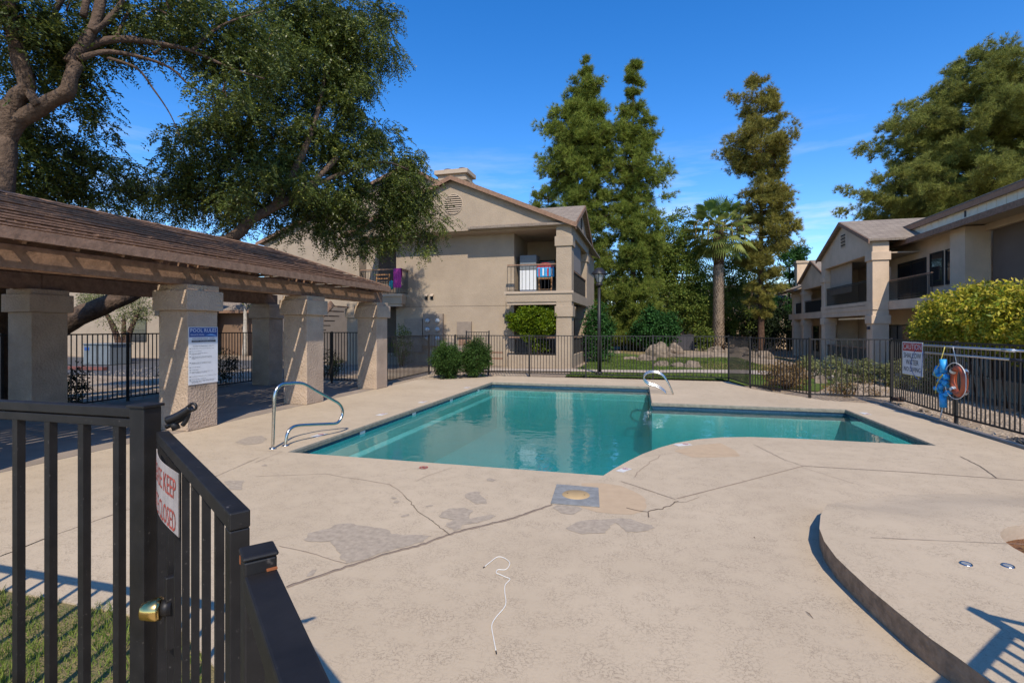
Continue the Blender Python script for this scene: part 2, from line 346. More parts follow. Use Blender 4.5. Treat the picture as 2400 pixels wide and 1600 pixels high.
def water_material():
    m = bpy.data.materials.new('pool_water'); m.use_nodes = True; t = m.node_tree; n = t.nodes; l = t.links.new; n.clear()
    o = n.new('ShaderNodeOutputMaterial'); tr = n.new('ShaderNodeBsdfTransparent'); tr.inputs[0].default_value = (.90, .97, .96, 1)
    gl = n.new('ShaderNodeBsdfGlossy'); gl.inputs['Roughness'].default_value = .012; gl.inputs[0].default_value = (1, 1, 1, 1)
    fr = n.new('ShaderNodeFresnel'); fr.inputs[0].default_value = 1.333; mxx = n.new('ShaderNodeMixShader')
    g = n.new('ShaderNodeNewGeometry'); a = n.new('ShaderNodeTexNoise'); a.inputs['Scale'].default_value = 3.2; a.inputs['Detail'].default_value = 3
    b2 = n.new('ShaderNodeTexNoise'); b2.inputs['Scale'].default_value = 26; b2.inputs['Detail'].default_value = 2
    ms = n.new('ShaderNodeTexNoise'); ms.inputs['Scale'].default_value = 1.1; rp = n.new('ShaderNodeValToRGB'); rp.color_ramp.elements[0].position = .56; rp.color_ramp.elements[1].position = .68
    mu = n.new('ShaderNodeMath'); mu.operation = 'MULTIPLY'; ad = n.new('ShaderNodeMath'); ad.operation = 'MULTIPLY_ADD'; ad.inputs[1].default_value = .22
    for q in (a, b2, ms): l(g.outputs['Position'], q.inputs['Vector'])
    l(ms.outputs[0], rp.inputs[0]); l(b2.outputs[0], mu.inputs[0]); l(rp.outputs[0], mu.inputs[1]); l(mu.outputs[0], ad.inputs[0]); l(a.outputs[0], ad.inputs[2])
    bn = n.new('ShaderNodeBump'); bn.inputs['Strength'].default_value = .34; bn.inputs['Distance'].default_value = .02; l(ad.outputs[0], bn.inputs['Height'])
    l(bn.outputs[0], gl.inputs['Normal']); l(bn.outputs[0], fr.inputs['Normal']); l(fr.outputs[0], mxx.inputs[0]); l(tr.outputs[0], mxx.inputs[1]); l(gl.outputs[0], mxx.inputs[2]); l(mxx.outputs[0], o.inputs['Surface'])
    va = n.new('ShaderNodeVolumeAbsorption'); va.inputs['Color'].default_value = (.12, .85, .895, 1); va.inputs['Density'].default_value = .60; vs = n.new('ShaderNodeVolumeScatter'); vs.inputs['Color'].default_value = (.25, .9, .92, 1); vs.inputs['Density'].default_value = .16; ads = n.new('ShaderNodeAddShader'); l(va.outputs[0], ads.inputs[0]); l(vs.outputs[0], ads.inputs[1]); l(ads.outputs[0], o.inputs['Volume'])
    return m
M['water'] = water_material()
def shingle_material(name, c1, c2):
    m = mat(name, c1, .92, spec=.1); t = m.node_tree; n = t.nodes; l = t.links.new; g = n.new('ShaderNodeNewGeometry'); sp = n.new('ShaderNodeSeparateXYZ'); l(g.outputs['Position'], sp.inputs[0])
    ad = n.new('ShaderNodeMath'); ad.operation = 'ADD'; l(sp.outputs[0], ad.inputs[0]); l(sp.outputs[1], ad.inputs[1])
    cb = n.new('ShaderNodeCombineXYZ'); l(ad.outputs[0], cb.inputs[0]); l(sp.outputs[2], cb.inputs[1])
    br = n.new('ShaderNodeTexBrick'); br.inputs['Scale'].default_value = 1; br.inputs['Brick Width'].default_value = .33; br.inputs['Row Height'].default_value = .062; br.inputs['Mortar Size'].default_value = .006
    br.inputs['Color1'].default_value = (*c1, 1); br.inputs['Color2'].default_value = (*c2, 1); br.inputs['Mortar'].default_value = (*[c * .35 for c in c1], 1); l(cb.outputs[0], br.inputs['Vector'])
    l(br.outputs[0], n['Principled BSDF'].inputs['Base Color'])
    bn = n.new('ShaderNodeBump'); bn.inputs['Strength'].default_value = .7; bn.inputs['Distance'].default_value = .02; l(br.outputs['Fac'], bn.inputs['Height']); bn.invert = True; l(bn.outputs[0], n['Principled BSDF'].inputs['Normal'])
    return m
M['shingle'] = shingle_material('asphalt_shingle', (.24, .195, .155), (.31, .255, .20))
def ground_material():
    m = bpy.data.materials.new('dry_ground'); m.use_nodes = True; t = m.node_tree; n = t.nodes; l = t.links.new; b = n['Principled BSDF']
    g = n.new('ShaderNodeNewGeometry'); a = n.new('ShaderNodeTexNoise'); a.inputs['Scale'].default_value = .7; a.inputs['Detail'].default_value = 7
    v = n.new('ShaderNodeTexVoronoi'); v.inputs['Scale'].default_value = 16
    for q in (a, v): l(g.outputs['Position'], q.inputs['Vector'])
    r = n.new('ShaderNodeValToRGB'); l(a.outputs[0], r.inputs[0]); e = r.color_ramp.elements; e[0].position = .35; e[0].color = (.27, .195, .13, 1); e[1].position = .65; e[1].color = (.38, .30, .21, 1)
    r2 = n.new('ShaderNodeValToRGB'); l(v.outputs['Color'], r2.inputs[0]); r2.color_ramp.elements[0].color = (.55, .55, .55, 1); r2.color_ramp.elements[1].color = (1.15, 1.15, 1.15, 1)
    mm = n.new('ShaderNodeMixRGB'); mm.blend_type = 'MULTIPLY'; mm.inputs[0].default_value = .8; l(r.outputs[0], mm.inputs[1]); l(r2.outputs[0], mm.inputs[2]); l(mm.outputs[0], b.inputs['Base Color'])
    b.inputs['Roughness'].default_value = .95; bn = n.new('ShaderNodeBump'); bn.inputs['Strength'].default_value = .8; bn.inputs['Distance'].default_value = .03; l(v.outputs['Distance'], bn.inputs['Height']); l(bn.outputs[0], b.inputs['Normal'])
    return m
M['ground'] = ground_material()
M['lawn'] = mat('lawn_green', (.13, .185, .04), .95, col2=(.08, .115, .025), scale=5, bump=1, bscale=70, bdist=.04, spec=.1)
M['lawn_dry'] = mat('lawn_dry', (.36, .245, .125), .95, col2=(.16, .15, .05), scale=.9, bump=1, bscale=60, bdist=.04, spec=.1, detail=8)
M['path'] = mat('concrete_path', (.40, .33, .26), .9, var=.12, scale=2)

DECK = [(-7.72, 2.48), (-2.75, 2.42), (-2.1, 2.12), (-1.7, 1.5), (-1.6, -3.5), (5.28, -3.5), (5.32, 9.0), (5.25, 11.5), (5.2, 13.8), (4.2, 14.1), (2.95, 16.2), (2.6, 18.2), (-5.4, 18.1), (-6.0, 17.3), (-6.9, 16.4), (-7.72, 16.0)]
def inside(p, poly):
    x, y = p; c = False; n = len(poly)
    for i in range(n):
        (x1, y1), (x2, y2) = poly[i], poly[(i + 1) % n]
        if (y1 > y) != (y2 > y) and x < (x2 - x1) * (y - y1) / (y2 - y1) + x1: c = not c
    return c
# ------------------------------------------------------------ ground, lawn, path
def sheet(name, pts, mt, z=0.0, kind='structure', res=None, parent=None):
    mb = MB(); mb.poly([(x, y, (gz(x, y) if res is None else 0) + z) for x, y in pts]); return mb.build(name, mt, parent, kind=kind)
mb = MB()
xs = sorted(set([-260, -120, -60, -40, -30, -20] + list(range(-14, 24)) + [30, 40, 60, 120, 260])); ys = sorted(set([-80, -40, -20, -10] + list(range(-6, 42)) + [50, 60, 90, 150, 400]))
for i in range(len(xs) - 1):
    for j in range(len(ys) - 1):
        x0, x1, y0, y1 = xs[i], xs[i + 1], ys[j], ys[j + 1]
        if x0 >= -6 and x1 <= 5 and y0 >= 5 and y1 <= 17 and (y1 <= 14 or x1 <= 1): continue
        mb.raw([(x, y, gz(x, y) - (.16 if inside((x, y), DECK) or (-12.3 < x < -7.7 and .6 < y < 14.2) else 0)) for x, y in ((x0, y0), (x1, y0), (x1, y1), (x0, y1))], [(0, 1, 2, 3)], True)
mb.build('ground', M['ground'], kind='structure')
sheet('lawn', [(-3.0, 18.75), (2.6, 18.75), (2.9, 17.2), (4.6, 16.0), (6.0, 19), (5.6, 24.5), (4.4, 30), (3.0, 34), (-1, 37), (-3.0, 37)], M['lawn'], .024)
sheet('dry_lawn', [(2.4, 23.0), (5.9, 20.6), (6.2, 24), (8.5, 30), (9.8, 40), (9, 56), (-2, 52), (-2.6, 38), (.5, 33), (1.4, 27)], M['lawn_dry'], .029)
pa = [(-7, 19.9), (-4, 20.4), (-2, 20.55), (0, 20.7), (1.6, 21.2), (3.4, 21.3), (5.2, 20.6), (6.2, 19.5)]
pb = [(-7, 21.0), (-4, 21.5), (-2, 21.7), (0, 21.9), (1.6, 22.7), (3.6, 23.2), (5.6, 22.6), (6.9, 21.2)]
mb = MB()
for i in range(len(pa) - 1): mb.raw([(p[0], p[1], .03) for p in (pa[i], pa[i + 1], pb[i + 1], pb[i])], [(0, 1, 2, 3)])
mb.build('path', M['path'], kind='structure')
sheet('asphalt_drive', [(-60, 14.5), (-17.5, 14.5), (-16.5, 23.5), (-60, 23.5)], mat('asphalt', (.075, .072, .07), .9, var=.3, scale=5), .006)

# ------------------------------------------------------------ pool, deck
curve = [(-.53, 6.2), (-.42, 6.55), (-.26, 6.98), (-.08, 7.42), (.15, 7.86), (.42, 8.27), (.75, 8.62), (1.15, 8.88), (1.6, 9.03), (2.1, 9.09), (2.75, 9.1), (4.22, 9.1)]
POOL = [(-5.02, 6.2)] + curve + [(4.18, 12.65), (.08, 12.6), (.02, 16.05), (-5.02, 16.05)]
PAV = (-12.05, -7.72, -1.0, 14.2)
def flat_region(outer, holes, zf):
    pts = []; edges = []
    for lp in [outer] + holes:
        n0 = len(pts); pts += [Vector(p) for p in lp]; edges += [(n0 + i, n0 + (i + 1) % len(lp)) for i in range(len(lp))]
    V, E_, Fc, _, _, _ = delaunay_2d_cdt(pts, edges, [], 0, 1e-6)
    out = []
    for f in Fc:
        c = sum((V[i] for i in f), Vector((0, 0))) / len(f)
        if inside(c, outer) and not any(inside(c, h) for h in holes): out.append(tuple(f))
    return [(v.x, v.y, zf(v.x, v.y)) for v in V], out
V_, F_ = flat_region(DECK, [POOL], lambda x, y: 0.0)
mb = MB().raw(V_, F_)
for i in range(len(DECK)):
    a, b = DECK[i], DECK[(i + 1) % len(DECK)]
    if i in (len(DECK) - 1,): continue
    mb.raw([(a[0], a[1], 0), (b[0], b[1], 0), (b[0], b[1], -.15), (a[0], a[1], -.15)], [(0, 1, 2, 3)])
deck = mb.build('pool_deck', M['deck'], kind='structure')
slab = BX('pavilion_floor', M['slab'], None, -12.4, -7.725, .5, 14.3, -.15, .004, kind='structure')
def offset(poly, d):
    n = len(poly); out = []
    for i in range(n):
        a, b, c = Vector(poly[i - 1]), Vector(poly[i]), Vector(poly[(i + 1) % n])
        e1 = (b - a).normalized(); e2 = (c - b).normalized(); n1 = Vector((-e1.y, e1.x)); n2 = Vector((-e2.y, e2.x))
        k = (n1 + n2); k = k / max(.35, k.dot(n1)); out.append(tuple(b + k * d))
    return out
# POOL runs counter-clockwise: +offset is towards the water
def band(p1, z1, p2, z2, mb):
    n = len(p1)
    for i in range(n):
        j = (i + 1) % n
        mb.raw([(*p1[i], z1), (*p1[j], z1), (*p2[j], z2), (*p2[i], z2)], [(0, 1, 2, 3)])
pool = thing('swimming_pool', 'L-shaped in-ground swimming pool with teal water', 'swimming pool', (-1, 11, -.1)); 
mb = MB(); o1 = offset(POOL, .018)
band(POOL, 0, o1, -.022, mb); band(o1, -.022, o1, -.075, mb); band(o1, -.075, POOL, -.085, mb)
mb.build('coping', M['coping'], pool)
mb = MB(); ot = offset(POOL, -.012); band(POOL, -.085, ot, -.087, mb); band(ot, -.087, ot, -.26, mb); mb.build('tile_band', M['tile'], pool)
mb = MB(); band(ot, -.26, offset(POOL, 0.0), -.262, mb); wl = POOL; dp = lambda y: -1.15 - .35 * smooth(9, 14, y)
n = len(wl)
for i in range(n):
    a, b = wl[i], wl[(i + 1) % n]
    mb.raw([(*a, -.262), (*b, -.262), (*b, dp(b[1])), (*a, dp(a[1]))], [(0, 1, 2, 3)])
Vb, Fb = flat_region(POOL, [], lambda x, y: dp(y)); mb.raw(Vb, Fb)
mb.build('basin', M['plaster'], pool)
BX('bench', M['plaster'], pool, -5.0, -4.80, 6.25, 16.0, -1.6, -.42, bevel=.02); BX('bench', M['plaster'], pool, -4.79, .0, 15.82, 16.03, -1.6, -.42, bevel=.02)
# water volume, its sides reach a few millimetres into the basin wall
Vw, Fw = flat_region(offset(POOL, -.004), [], lambda x, y: -.135)
mb = MB().raw(Vw, Fw); mb.raw([(x, y, -2.2) for x, y, z in Vw], [tuple(reversed(f)) for f in Fw]); ow = offset(POOL, -.004); band(ow, -.135, ow, -2.2, mb)
wat = add('water', mb.mesh('water', True), M['water'], kind='structure')
# drain grate, inlet eyes, depth marks on the waterline
MB().cyl((-2.6, 9.6, -1.19), .17, .02, 20).build('drain_cover', M['util_d'], pool)
for x, y in ((-3.1, 15.98), (-1.4, 15.98)): MB().lathe((x, y, -.55), [(.0, -.01), (.12, -.01), (.13, .02)], 16, 'y').build('pool_light', M['mglass'], pool)
for y in (8.1, 10.2, 12.4, 14.6):
    BX('depth_tile', M['mark_w'], pool, -5.026, -5.018, y, y + .17, -.131, -.088)

# worn patches, stains, cracks: thin sheets on the deck
def tr(pts, o, sc): return [(o[0] + x * sc, o[1] + y * sc) for x, y in pts]
A7 = ((600, 1180), .2976); A1 = ((600, 860), .2551); A2 = ((1200, 860), .2551); DD = ((0, 0), 1.0204); Z7 = ((0, 900), .4464)
def rough_poly(px, amp=.014, z=.003):
    P = [G(u, v) for u, v in px]; out = []
    for i in range(len(P)):
        a, b = P[i], P[(i + 1) % len(P)]; k = max(2, int((b - a).length / .035))
        for q in range(k):
            p = a.lerp(b, q / k); w = Vector((noise.noise(p * 21), noise.noise(p * 21 + Vector((9, 3, 1))), 0)) * amp * 1.6
            out.append((p.x + w.x, p.y + w.y))
    V, Fc = flat_region(out, [], lambda x, y: z); return MB().raw(V, Fc)
PT = [tr([(375,285),(420,235),(590,190),(640,160),(740,155),(850,175),(1000,195),(1060,210),(1070,240),(1380,250),(1310,300),(1150,345),(1000,385),(850,440),(720,470),(660,440),(665,400),(640,370),(610,330),(580,300),(480,300),(390,300)], *A7),
 tr([(1440,100),(1460,70),(1520,38),(1640,32),(1715,55),(1690,80),(1680,120),(1760,105),(1850,88),(1890,95),(1870,115),(1780,140),(1700,160),(1630,165),(1615,200),(1550,215),(1500,180),(1500,150),(1570,125),(1490,120)], *A7),
 tr([(1905,1180),(1960,1150),(2060,1145),(2060,1175),(2130,1235),(2110,1255),(2010,1255),(1960,1220)], *A1),
 tr([(495,1480),(560,1440),(650,1410),(760,1400),(860,1400),(960,1390),(1080,1395),(1180,1430),(1280,1450),(1305,1480),(1250,1500),(1150,1515),(1040,1515),(1010,1470),(950,1430),(900,1460),(880,1500),(850,1530),(750,1525),(640,1530),(540,1505)], *A2),
 tr([(370,1290),(420,1265),(600,1280),(650,1300),(620,1330),(560,1355),(450,1340)], *A2),
 tr([(515,1105),(560,1103),(555,1125),(530,1125)], *DD), tr([(540,1015),(570,1003),(600,1000),(615,1008),(600,1018),(560,1022)], *DD),
 tr([(1228,1205),(1260,1192),(1300,1205),(1290,1215),(1240,1212)], *A1), tr([(1258,1240),(1290,1228),(1328,1238),(1310,1250),(1265,1250)], *A1),
 tr([(1330,1370),(1395,1352),(1390,1365),(1365,1380),(1335,1378)], *A1), tr([(1545,1280),(1620,1265),(1625,1275),(1560,1288)], *A1), tr([(390,580),(440,520),(475,520),(465,560)], *A7),
 tr([(50,905),(80,893),(108,900),(100,908),(60,910)], *A1), tr([(2110,1030),(2150,1020),(2205,1035),(2180,1050),(2125,1045)], *A1)]
for p in PT: rough_poly(p).build('worn_patch', M['patch'], deck)
ST = [tr([(640,1065),(830,1065),(1000,1090),(1120,1140),(1220,1200),(1240,1290),(1190,1330),(1090,1355),(900,1345),(780,1330),(640,1290),(640,1100)], *A2),
 tr([(1548,1035),(1600,1022),(1655,1017),(1690,1035),(1700,1048),(1640,1050),(1590,1050)], *DD)]
for p in ST: rough_poly(p, .006, .0015).build('stain', M['stain'], deck)
def crack(px, w, mt, z=.0042, base=0.0, jag=.010, name='crack'):
    P = [G(u, v, base) for u, v in px]; line = []
    for i in range(len(P) - 1):
        k = max(1, int((P[i + 1] - P[i]).length / .04))
        for q in range(k): line.append(P[i].lerp(P[i + 1], q / k))
    line.append(P[-1]); mb = MB(); prev = None
    for i, p in enumerate(line):
        d = (line[min(i + 1, len(line) - 1)] - line[max(0, i - 1)]).normalized(); s = Vector((-d.y, d.x, 0)); j = noise.noise(p * 17) * jag
        ww = w * (.45 + 1.1 * abs(noise.noise(p * 9 + Vector((5, 5, 5)))) + .25)
        cur = (p + s * (j + ww / 2) + Vector((0, 0, z)), p + s * (j - ww / 2) + Vector((0, 0, z)))
        if prev: mb.raw([prev[0], prev[1], cur[1], cur[0]], [(0, 1, 2, 3)])
        prev = cur
    return mb.build(name, mt, deck)
crack(tr([(240,655),(500,565),(620,525),(850,450),(1000,400),(1340,310),(1500,245),(1700,190),(2000,120),(2330,5)], *A7), .009, M['crack'], jag=.016)
crack(tr([(240,662),(500,572),(620,532),(850,456),(1000,406),(1340,316),(1500,251),(1700,196),(2000,126),(2330,11)], *A7), .020, M['joint'], .0036, jag=.016)
crack(tr([(1770,1540),(1680,1460),(1600,1400),(1530,1360),(1470,1310),(1430,1250),(1370,1185)], *A1), .007, M['crack'], jag=.022)
crack(tr([(1370,1185),(1310,1130),(1230,1080),(1150,1065),(980,1035),(800,1010),(640,980),(400,990),(0,1005)], *A1), .007, M['joint'])
crack(tr([(0,905),(250,805),(620,675),(740,640),(1130,485),(1360,385)], *Z7), .009, M['joint'])
crack(tr([(0,905),(60,880),(140,850),(215,818),(250,805)], *Z7), .010, M['crack'])
crack(tr([(1555,1145),(1700,1108),(1845,1070)], *DD), .012, M['joint'], jag=.002)
crack(tr([(1500,1215),(1100,1080),(1000,1050)], *A2), .011, M['joint'], jag=.003)
crack(tr([(1250,1330),(1370,1300),(1440,1275),(1530,1235)], *A2), .013, M['crack'], jag=.03)
crack(tr([(1050,1295),(1150,1318),(1250,1330),(1255,1380)], *A2), .012, M['crack']); crack(tr([(1530,1240),(1600,1240),(1720,1195)], *A2), .007, M['joint'])
crack(tr([(1130,1010),(1150,970),(1210,920),(1260,890),(1260,870),(1340,840),(1360,810)], *A2), .010, M['joint'])
crack(tr([(1845,1070),(2100,1085),(2352,1103)], *DD), .016, M['joint'], jag=.002); crack(tr([(2205,1048),(2250,1070),(2290,1098)], *DD), .014, M['crack'])
crack(tr([(1845,1070),(1800,1055),(1730,1020)], *DD), .008, M['joint']); crack(tr([(1470,1050),(1550,1040),(1700,1045)], *DD), .004, M['joint'])
crack(tr([(1840,1072),(1960,1110)], *DD), .006, M['joint'])
crack(tr([(1470,1050),(1570,1000),(1800,925)], *A1), .005, M['joint']); crack([(600, 1083), (661, 1058)], .006, M['joint']); crack([(600,1055),(664,1059)], .006, M['joint'])
crack(tr([(180,335),(400,380),(590,440),(720,475)], *A7), .006, M['joint'])

# raised platform with curved kerb
edge = [(1.60, 1.2), (1.58, 2.0), (1.52, 2.85), (1.48, 3.0), (1.43, 3.15), (1.385, 3.38), (1.34, 3.63), (1.31, 3.87), (1.29, 4.08), (1.30, 4.37), (1.345, 4.64), (1.45, 4.97), (1.60, 5.30), (1.80, 5.62)]
back = [(2.1, 5.95), (2.5, 6.25), (3.0, 6.45), (3.7, 6.6), (4.5, 6.6)]
outer = [(4.6, -1.0), (4.9, 6.6)] + back[::-1][1:] + edge[::-1] + [(1.6, -1.0)]
circ = [(3.22 + .6 * math.cos(2 * math.pi * k / 40), 4.6 + .6 * math.sin(2 * math.pi * k / 40)) for k in range(40)]
def pz(x, y):
    # full height away from the back edge, sloping down to the deck there
    d = 9
    for a, b in zip(back[:-1], back[1:]):
        a, b, p = Vector(a), Vector(b), Vector((x, y)); t = max(0, min(1, (p - a).dot(b - a) / (b - a).length_squared)); d = min(d, (a + (b - a) * t - p).length)
    return .006 + .144 * smooth(0, .9, d)
grid = [(x * .25 + 1.6, y * .25 - .6) for x in range(14) for y in range(29)]
pts = []; edges = []
for lp in (outer, circ):
    n0 = len(pts); pts += [Vector(p) for p in lp]; edges += [(n0 + i, n0 + (i + 1) % len(lp)) for i in range(len(lp))]
pts += [Vector(p) for p in grid if inside(p, outer) and not inside(p, circ)]
V, E_, Fc, _, _, _ = delaunay_2d_cdt(pts, edges, [], 0, 1e-6)
keep = [tuple(f) for f in Fc if inside(sum((V[i] for i in f), Vector((0, 0))) / 3, outer) and not inside(sum((V[i] for i in f), Vector((0, 0))) / 3, circ)]
mb = MB().raw([(v.x, v.y, pz(v.x, v.y)) for v in V], keep, True)
plat = mb.build('raised_platform', M['deck'], kind='structure')
mb = MB()
kerb = edge + back
for a, b in zip(kerb[:-1], kerb[1:]):
    za, zb = pz(*a), pz(*b); mb.raw([(*a, za), (*b, zb), (*b, -.01), (*a, -.01)], [(0, 1, 2, 3)])
mb.build('kerb_face', mat('kerb_face', (.29, .215, .15), .9, var=.3, scale=14, bump=1, bscale=40, bdist=.01, spec=.15), plat)
mb = MB(); n = len(circ)
for i in range(n): a, b = circ[i], circ[(i + 1) % n]; mb.raw([(*a, pz(*a)), (*b, pz(*b)), (*b, -.02), (*a, -.02)], [(0, 1, 2, 3)])
mb.build('planter_wall', M['ltrim'], plat)
MB().cyl((3.22, 4.6, -.03), .6, .065, 30).build('planter_soil', M['mulch'], plat)
crack([(2041, 1260), (2400, 1276)], .006, M['joint'], z=.006, base=.15, jag=.001)
n = 420; P = np.column_stack([RNG.normal(3.22, .28, n), RNG.normal(4.6, .28, n), RNG.uniform(.035, .06, n)]); P = P[np.hypot(P[:, 0] - 3.22, P[:, 1] - 4.6) < .57]
D = RNG.normal(size=(len(P), 3)); D[:, 2] *= .3
np_mesh('mulch_chips', leaves_at(P, D, .05, .022, .8).reshape(-1, 3), 4, M['leaf_dry'], plat, kind='stuff')
for i, (x, y) in enumerate([(2.12, 4.2), (2.38, 4.24)]):
    t = thing('deck_light', ['round recessed light in the raised platform, farther from the planter', 'round recessed light in the raised platform, at the right frame edge'][i], 'light fixture', (x, y, .15), 'recessed lights in the platform')
    MB().lathe((x, y, .152), [(.026, .002), (.034, .006), (.038, 0)], 20).build('rim', M['chrome'], t); MB().lathe((x, y, .152), [(0, .003), (.026, .003)], 20).build('lens', M['conc_g'], t)

# skimmer hatch
q = [G(u, v) for u, v in tr([(410, 1082), (795, 1115), (805, 1290), (355, 1255)], *A2)]
hatch = thing('skimmer_hatch', 'square grey concrete skimmer hatch with a round tan lid in the deck', 'hatch', (-.75, 5.38, 0))
V = [(p.x, p.y, z) for z in (.004, .012) for p in q]; MB().raw(V, [(4, 5, 6, 7), (0, 1, 5, 4), (1, 2, 6, 5), (2, 3, 7, 6), (3, 0, 4, 7)]).build('frame', M['conc_g'], hatch)
MB().lathe((-.745, 5.375, .012), [(0, .008), (.138, .008), (.146, .0)], 28).build('lid', M['tan_lid'], hatch)
for dx in (-.09, .09): MB().lathe((-.745 + dx, 5.375, .021), [(0, 0), (.009, 0)], 8).build('lid_hole', M['ink'], hatch)

# depth markers
def marker(u, v, rot, txt, label, plate=True, s=1.0):
    p = G(u, v); t = thing('depth_marker', label, 'depth marker', (p.x, p.y, 0), 'depth and no diving markers')
    Rm = Matrix.Translation(p) @ Matrix.Rotation(rot, 4, 'Z') @ Matrix.Scale(s, 4)
    if plate: MB().box(-.17, .17, -.085, .085, .003, .007, Rm).build('plate', M['mark_w'], t)
    mb = MB(); N = 24; z = .009; cx = .085 if txt else 0.0; cy = .018 if plate or txt else 0
    for k in range(N):
        a, b = 2 * math.pi * k / N, 2 * math.pi * (k + 1) / N
        mb.raw([Rm @ Vector((cx + r * math.cos(w), cy + r * math.sin(w), z)) for r, w in ((.042, a), (.055, a), (.055, b), (.042, b))], [(0, 1, 2, 3)])
    mb.box(-.048, .048, -.006, .006, 0, .001, Rm @ Matrix.Translation((cx, cy, z)) @ Matrix.Rotation(R(-45), 4, 'Z'))
    mb.build('no_diving_ring', M['red'], t)
    mb = MB(); mb.box(-.03, .02, -.006, .004, 0, .0006, Rm @ Matrix.Translation((cx, cy, z - .0012)) @ Matrix.Rotation(R(30), 4, 'Z')); mb.box(.020, .032, .004, .016, 0, .0006, Rm @ Matrix.Translation((cx, cy, z - .0012)))
    mb.build('diver_figure', M['ink'], t)
    if txt:
        o = add('lettering', TX[txt], M['ink'], t); o.matrix_world = Matrix.Identity(4); o.matrix_parent_inverse = Matrix.Translation(-Vector((p.x, p.y, 0))) @ Rm @ Matrix.Translation((-.07, .01, .009))
    o = add('caption', TX['nodive'], M['ink'], t); o.matrix_parent_inverse = Matrix.Translation(-Vector((p.x, p.y, 0))) @ Rm @ Matrix.Translation((cx, -.062, .009)) @ Matrix.Scale(.62, 4)
    return t
marker(1462, 1101, R(62), 'three', 'white depth marker beside the corner where the pool curves, reading 3 FT', s=.62)
marker(1600, 1042, R(35), 'four', 'depth marker beside the tan patch on the curved pool edge', s=.75)
marker(993, 1096, R(0), None, 'red no diving ring on the deck at the near edge of the pool', plate=False, s=1.0)
marker(748, 1020, R(90), 'three', 'depth marker under the shadow of the hooped handrail', s=.8)
marker(895, 971, R(90), 'three', 'first depth marker past the handrail on the left pool edge', s=.8)
marker(991, 942, R(90), 'four', 'middle depth marker on the left pool edge, between two others', s=.8)
marker(1095, 908, R(90), 'five', 'farthest depth marker on the left pool edge, by the far corner', s=.8)
marker(2028, 969, R(-90), 'three', 'depth marker on the right hand deck behind the far corner of the steps', s=.8)

# white cord, twig
P = [G(u, v) + Vector((0, 0, .006)) for u, v in tr([(1800,500),(1850,460),(1900,425),(1950,430),(1995,465),(1990,500),(1960,525),(1905,525),(1893,550),(1920,562),(1960,580),(2000,600),(1965,640),(1958,690),(1968,780),(1950,830),(1890,900),(1857,965),(1870,1060),(1890,1165)], *A7)]
def spline(P, k=5):
    out = []
    for i in range(len(P) - 1):
        p0, p1, p2, p3 = P[max(i - 1, 0)], P[i], P[i + 1], P[min(i + 2, len(P) - 1)]
        for q in range(k):
            t = q / k; out.append(.5 * ((2 * p1) + (-p0 + p2) * t + (2 * p0 - 5 * p1 + 4 * p2 - p3) * t * t + (-p0 + 3 * p1 - 3 * p2 + p3) * t ** 3))
    return out + [P[-1]]
cord = thing('cord', 'thin white cord with dark tips lying curled on the open deck', 'cord', tuple(P[10]))
MB().tube(spline(P), .0032, 6).build('strand', M['rope_w'], cord)
MB().tube([P[0], P[0] + (P[0] - P[1]).normalized() * .02], .0038, 6).build('tip', M['ink'], cord); MB().tube([P[-1], P[-1] + (P[-1] - P[-2]).normalized() * .025], .0038, 6).build('tip', M['ink'], cord)
for (u, v, u2, v2), lb in (((1888, 1433, 1906, 1450), 'brown twig lying on the deck left of the raised kerb'), ((1766, 1260, 1770, 1262), 'tiny dry leaf on the deck left of the raised kerb')):
    a, b = G(u, v), G(u2, v2); tag(MB().tube([a + Vector((0, 0, .004)), (a + b) / 2 + Vector((0, 0, .012)), b + Vector((0, 0, .004))], [.001, .003, .001], 5).build('twig' if u2 - u > 9 else 'fallen_leaf', M['bark_d']), lb, 'twig' if u2 - u > 9 else 'leaf')

# pool handrail: hoop in one vertical plane
p0 = Vector((-5.35, 6.32, 0)); dv = Vector((.225, .974, 0)).normalized(); nv = Vector((dv.y, -dv.x, 0))
def onplane(u, v):
    r = ray(u, v); c = Vector((0, 0, CH)); return c + r * ((p0 - c).dot(nv) / r.dot(nv))
hp = [onplane(u, v) for u, v in tr([(153,745),(165,400),(172,260),(195,195),(240,158),(300,150),(430,152),(560,222),(700,298),(765,340),(795,400),(785,460),(745,512),(660,522),(520,528),(380,538),(320,565),(285,620),(270,712)], *A1)]
hp[0].z = 0; hp[-1].z = 0
rail = thing('pool_handrail', 'stainless steel hooped grab rail at the near left corner of the pool', 'handrail', tuple(hp[0]))
MB().tube(spline(hp, 6), .024, 14).build('rail_tube', M['chrome'], rail)
for q in (hp[0], hp[-1]): MB().lathe((q.x, q.y, .0), [(.052, 0), (.056, .008), (.045, .02), (.024, .024)], 20).build('escutcheon', M['chrome'], rail)
lad = thing('pool_ladder', 'small pair of stainless steel ladder hoops at the inner corner of the pool', 'ladder', (.5, 14.5, 0))
for y in (14.25, 14.72):
    P = [Vector(q) for q in ((.64, y, 0), (.53, y, .27), (.40, y, .47), (.26, y, .56), (.06, y, .58), (-.09, y, .51), (-.12, y, .38), (-.02, y, .27), (.16, y, .21), (.30, y, .15), (.42, y, .06), (.46, y, 0))]
    MB().tube(spline(P, 5), .022, 10).build('hoop', M['chrome'], lad)

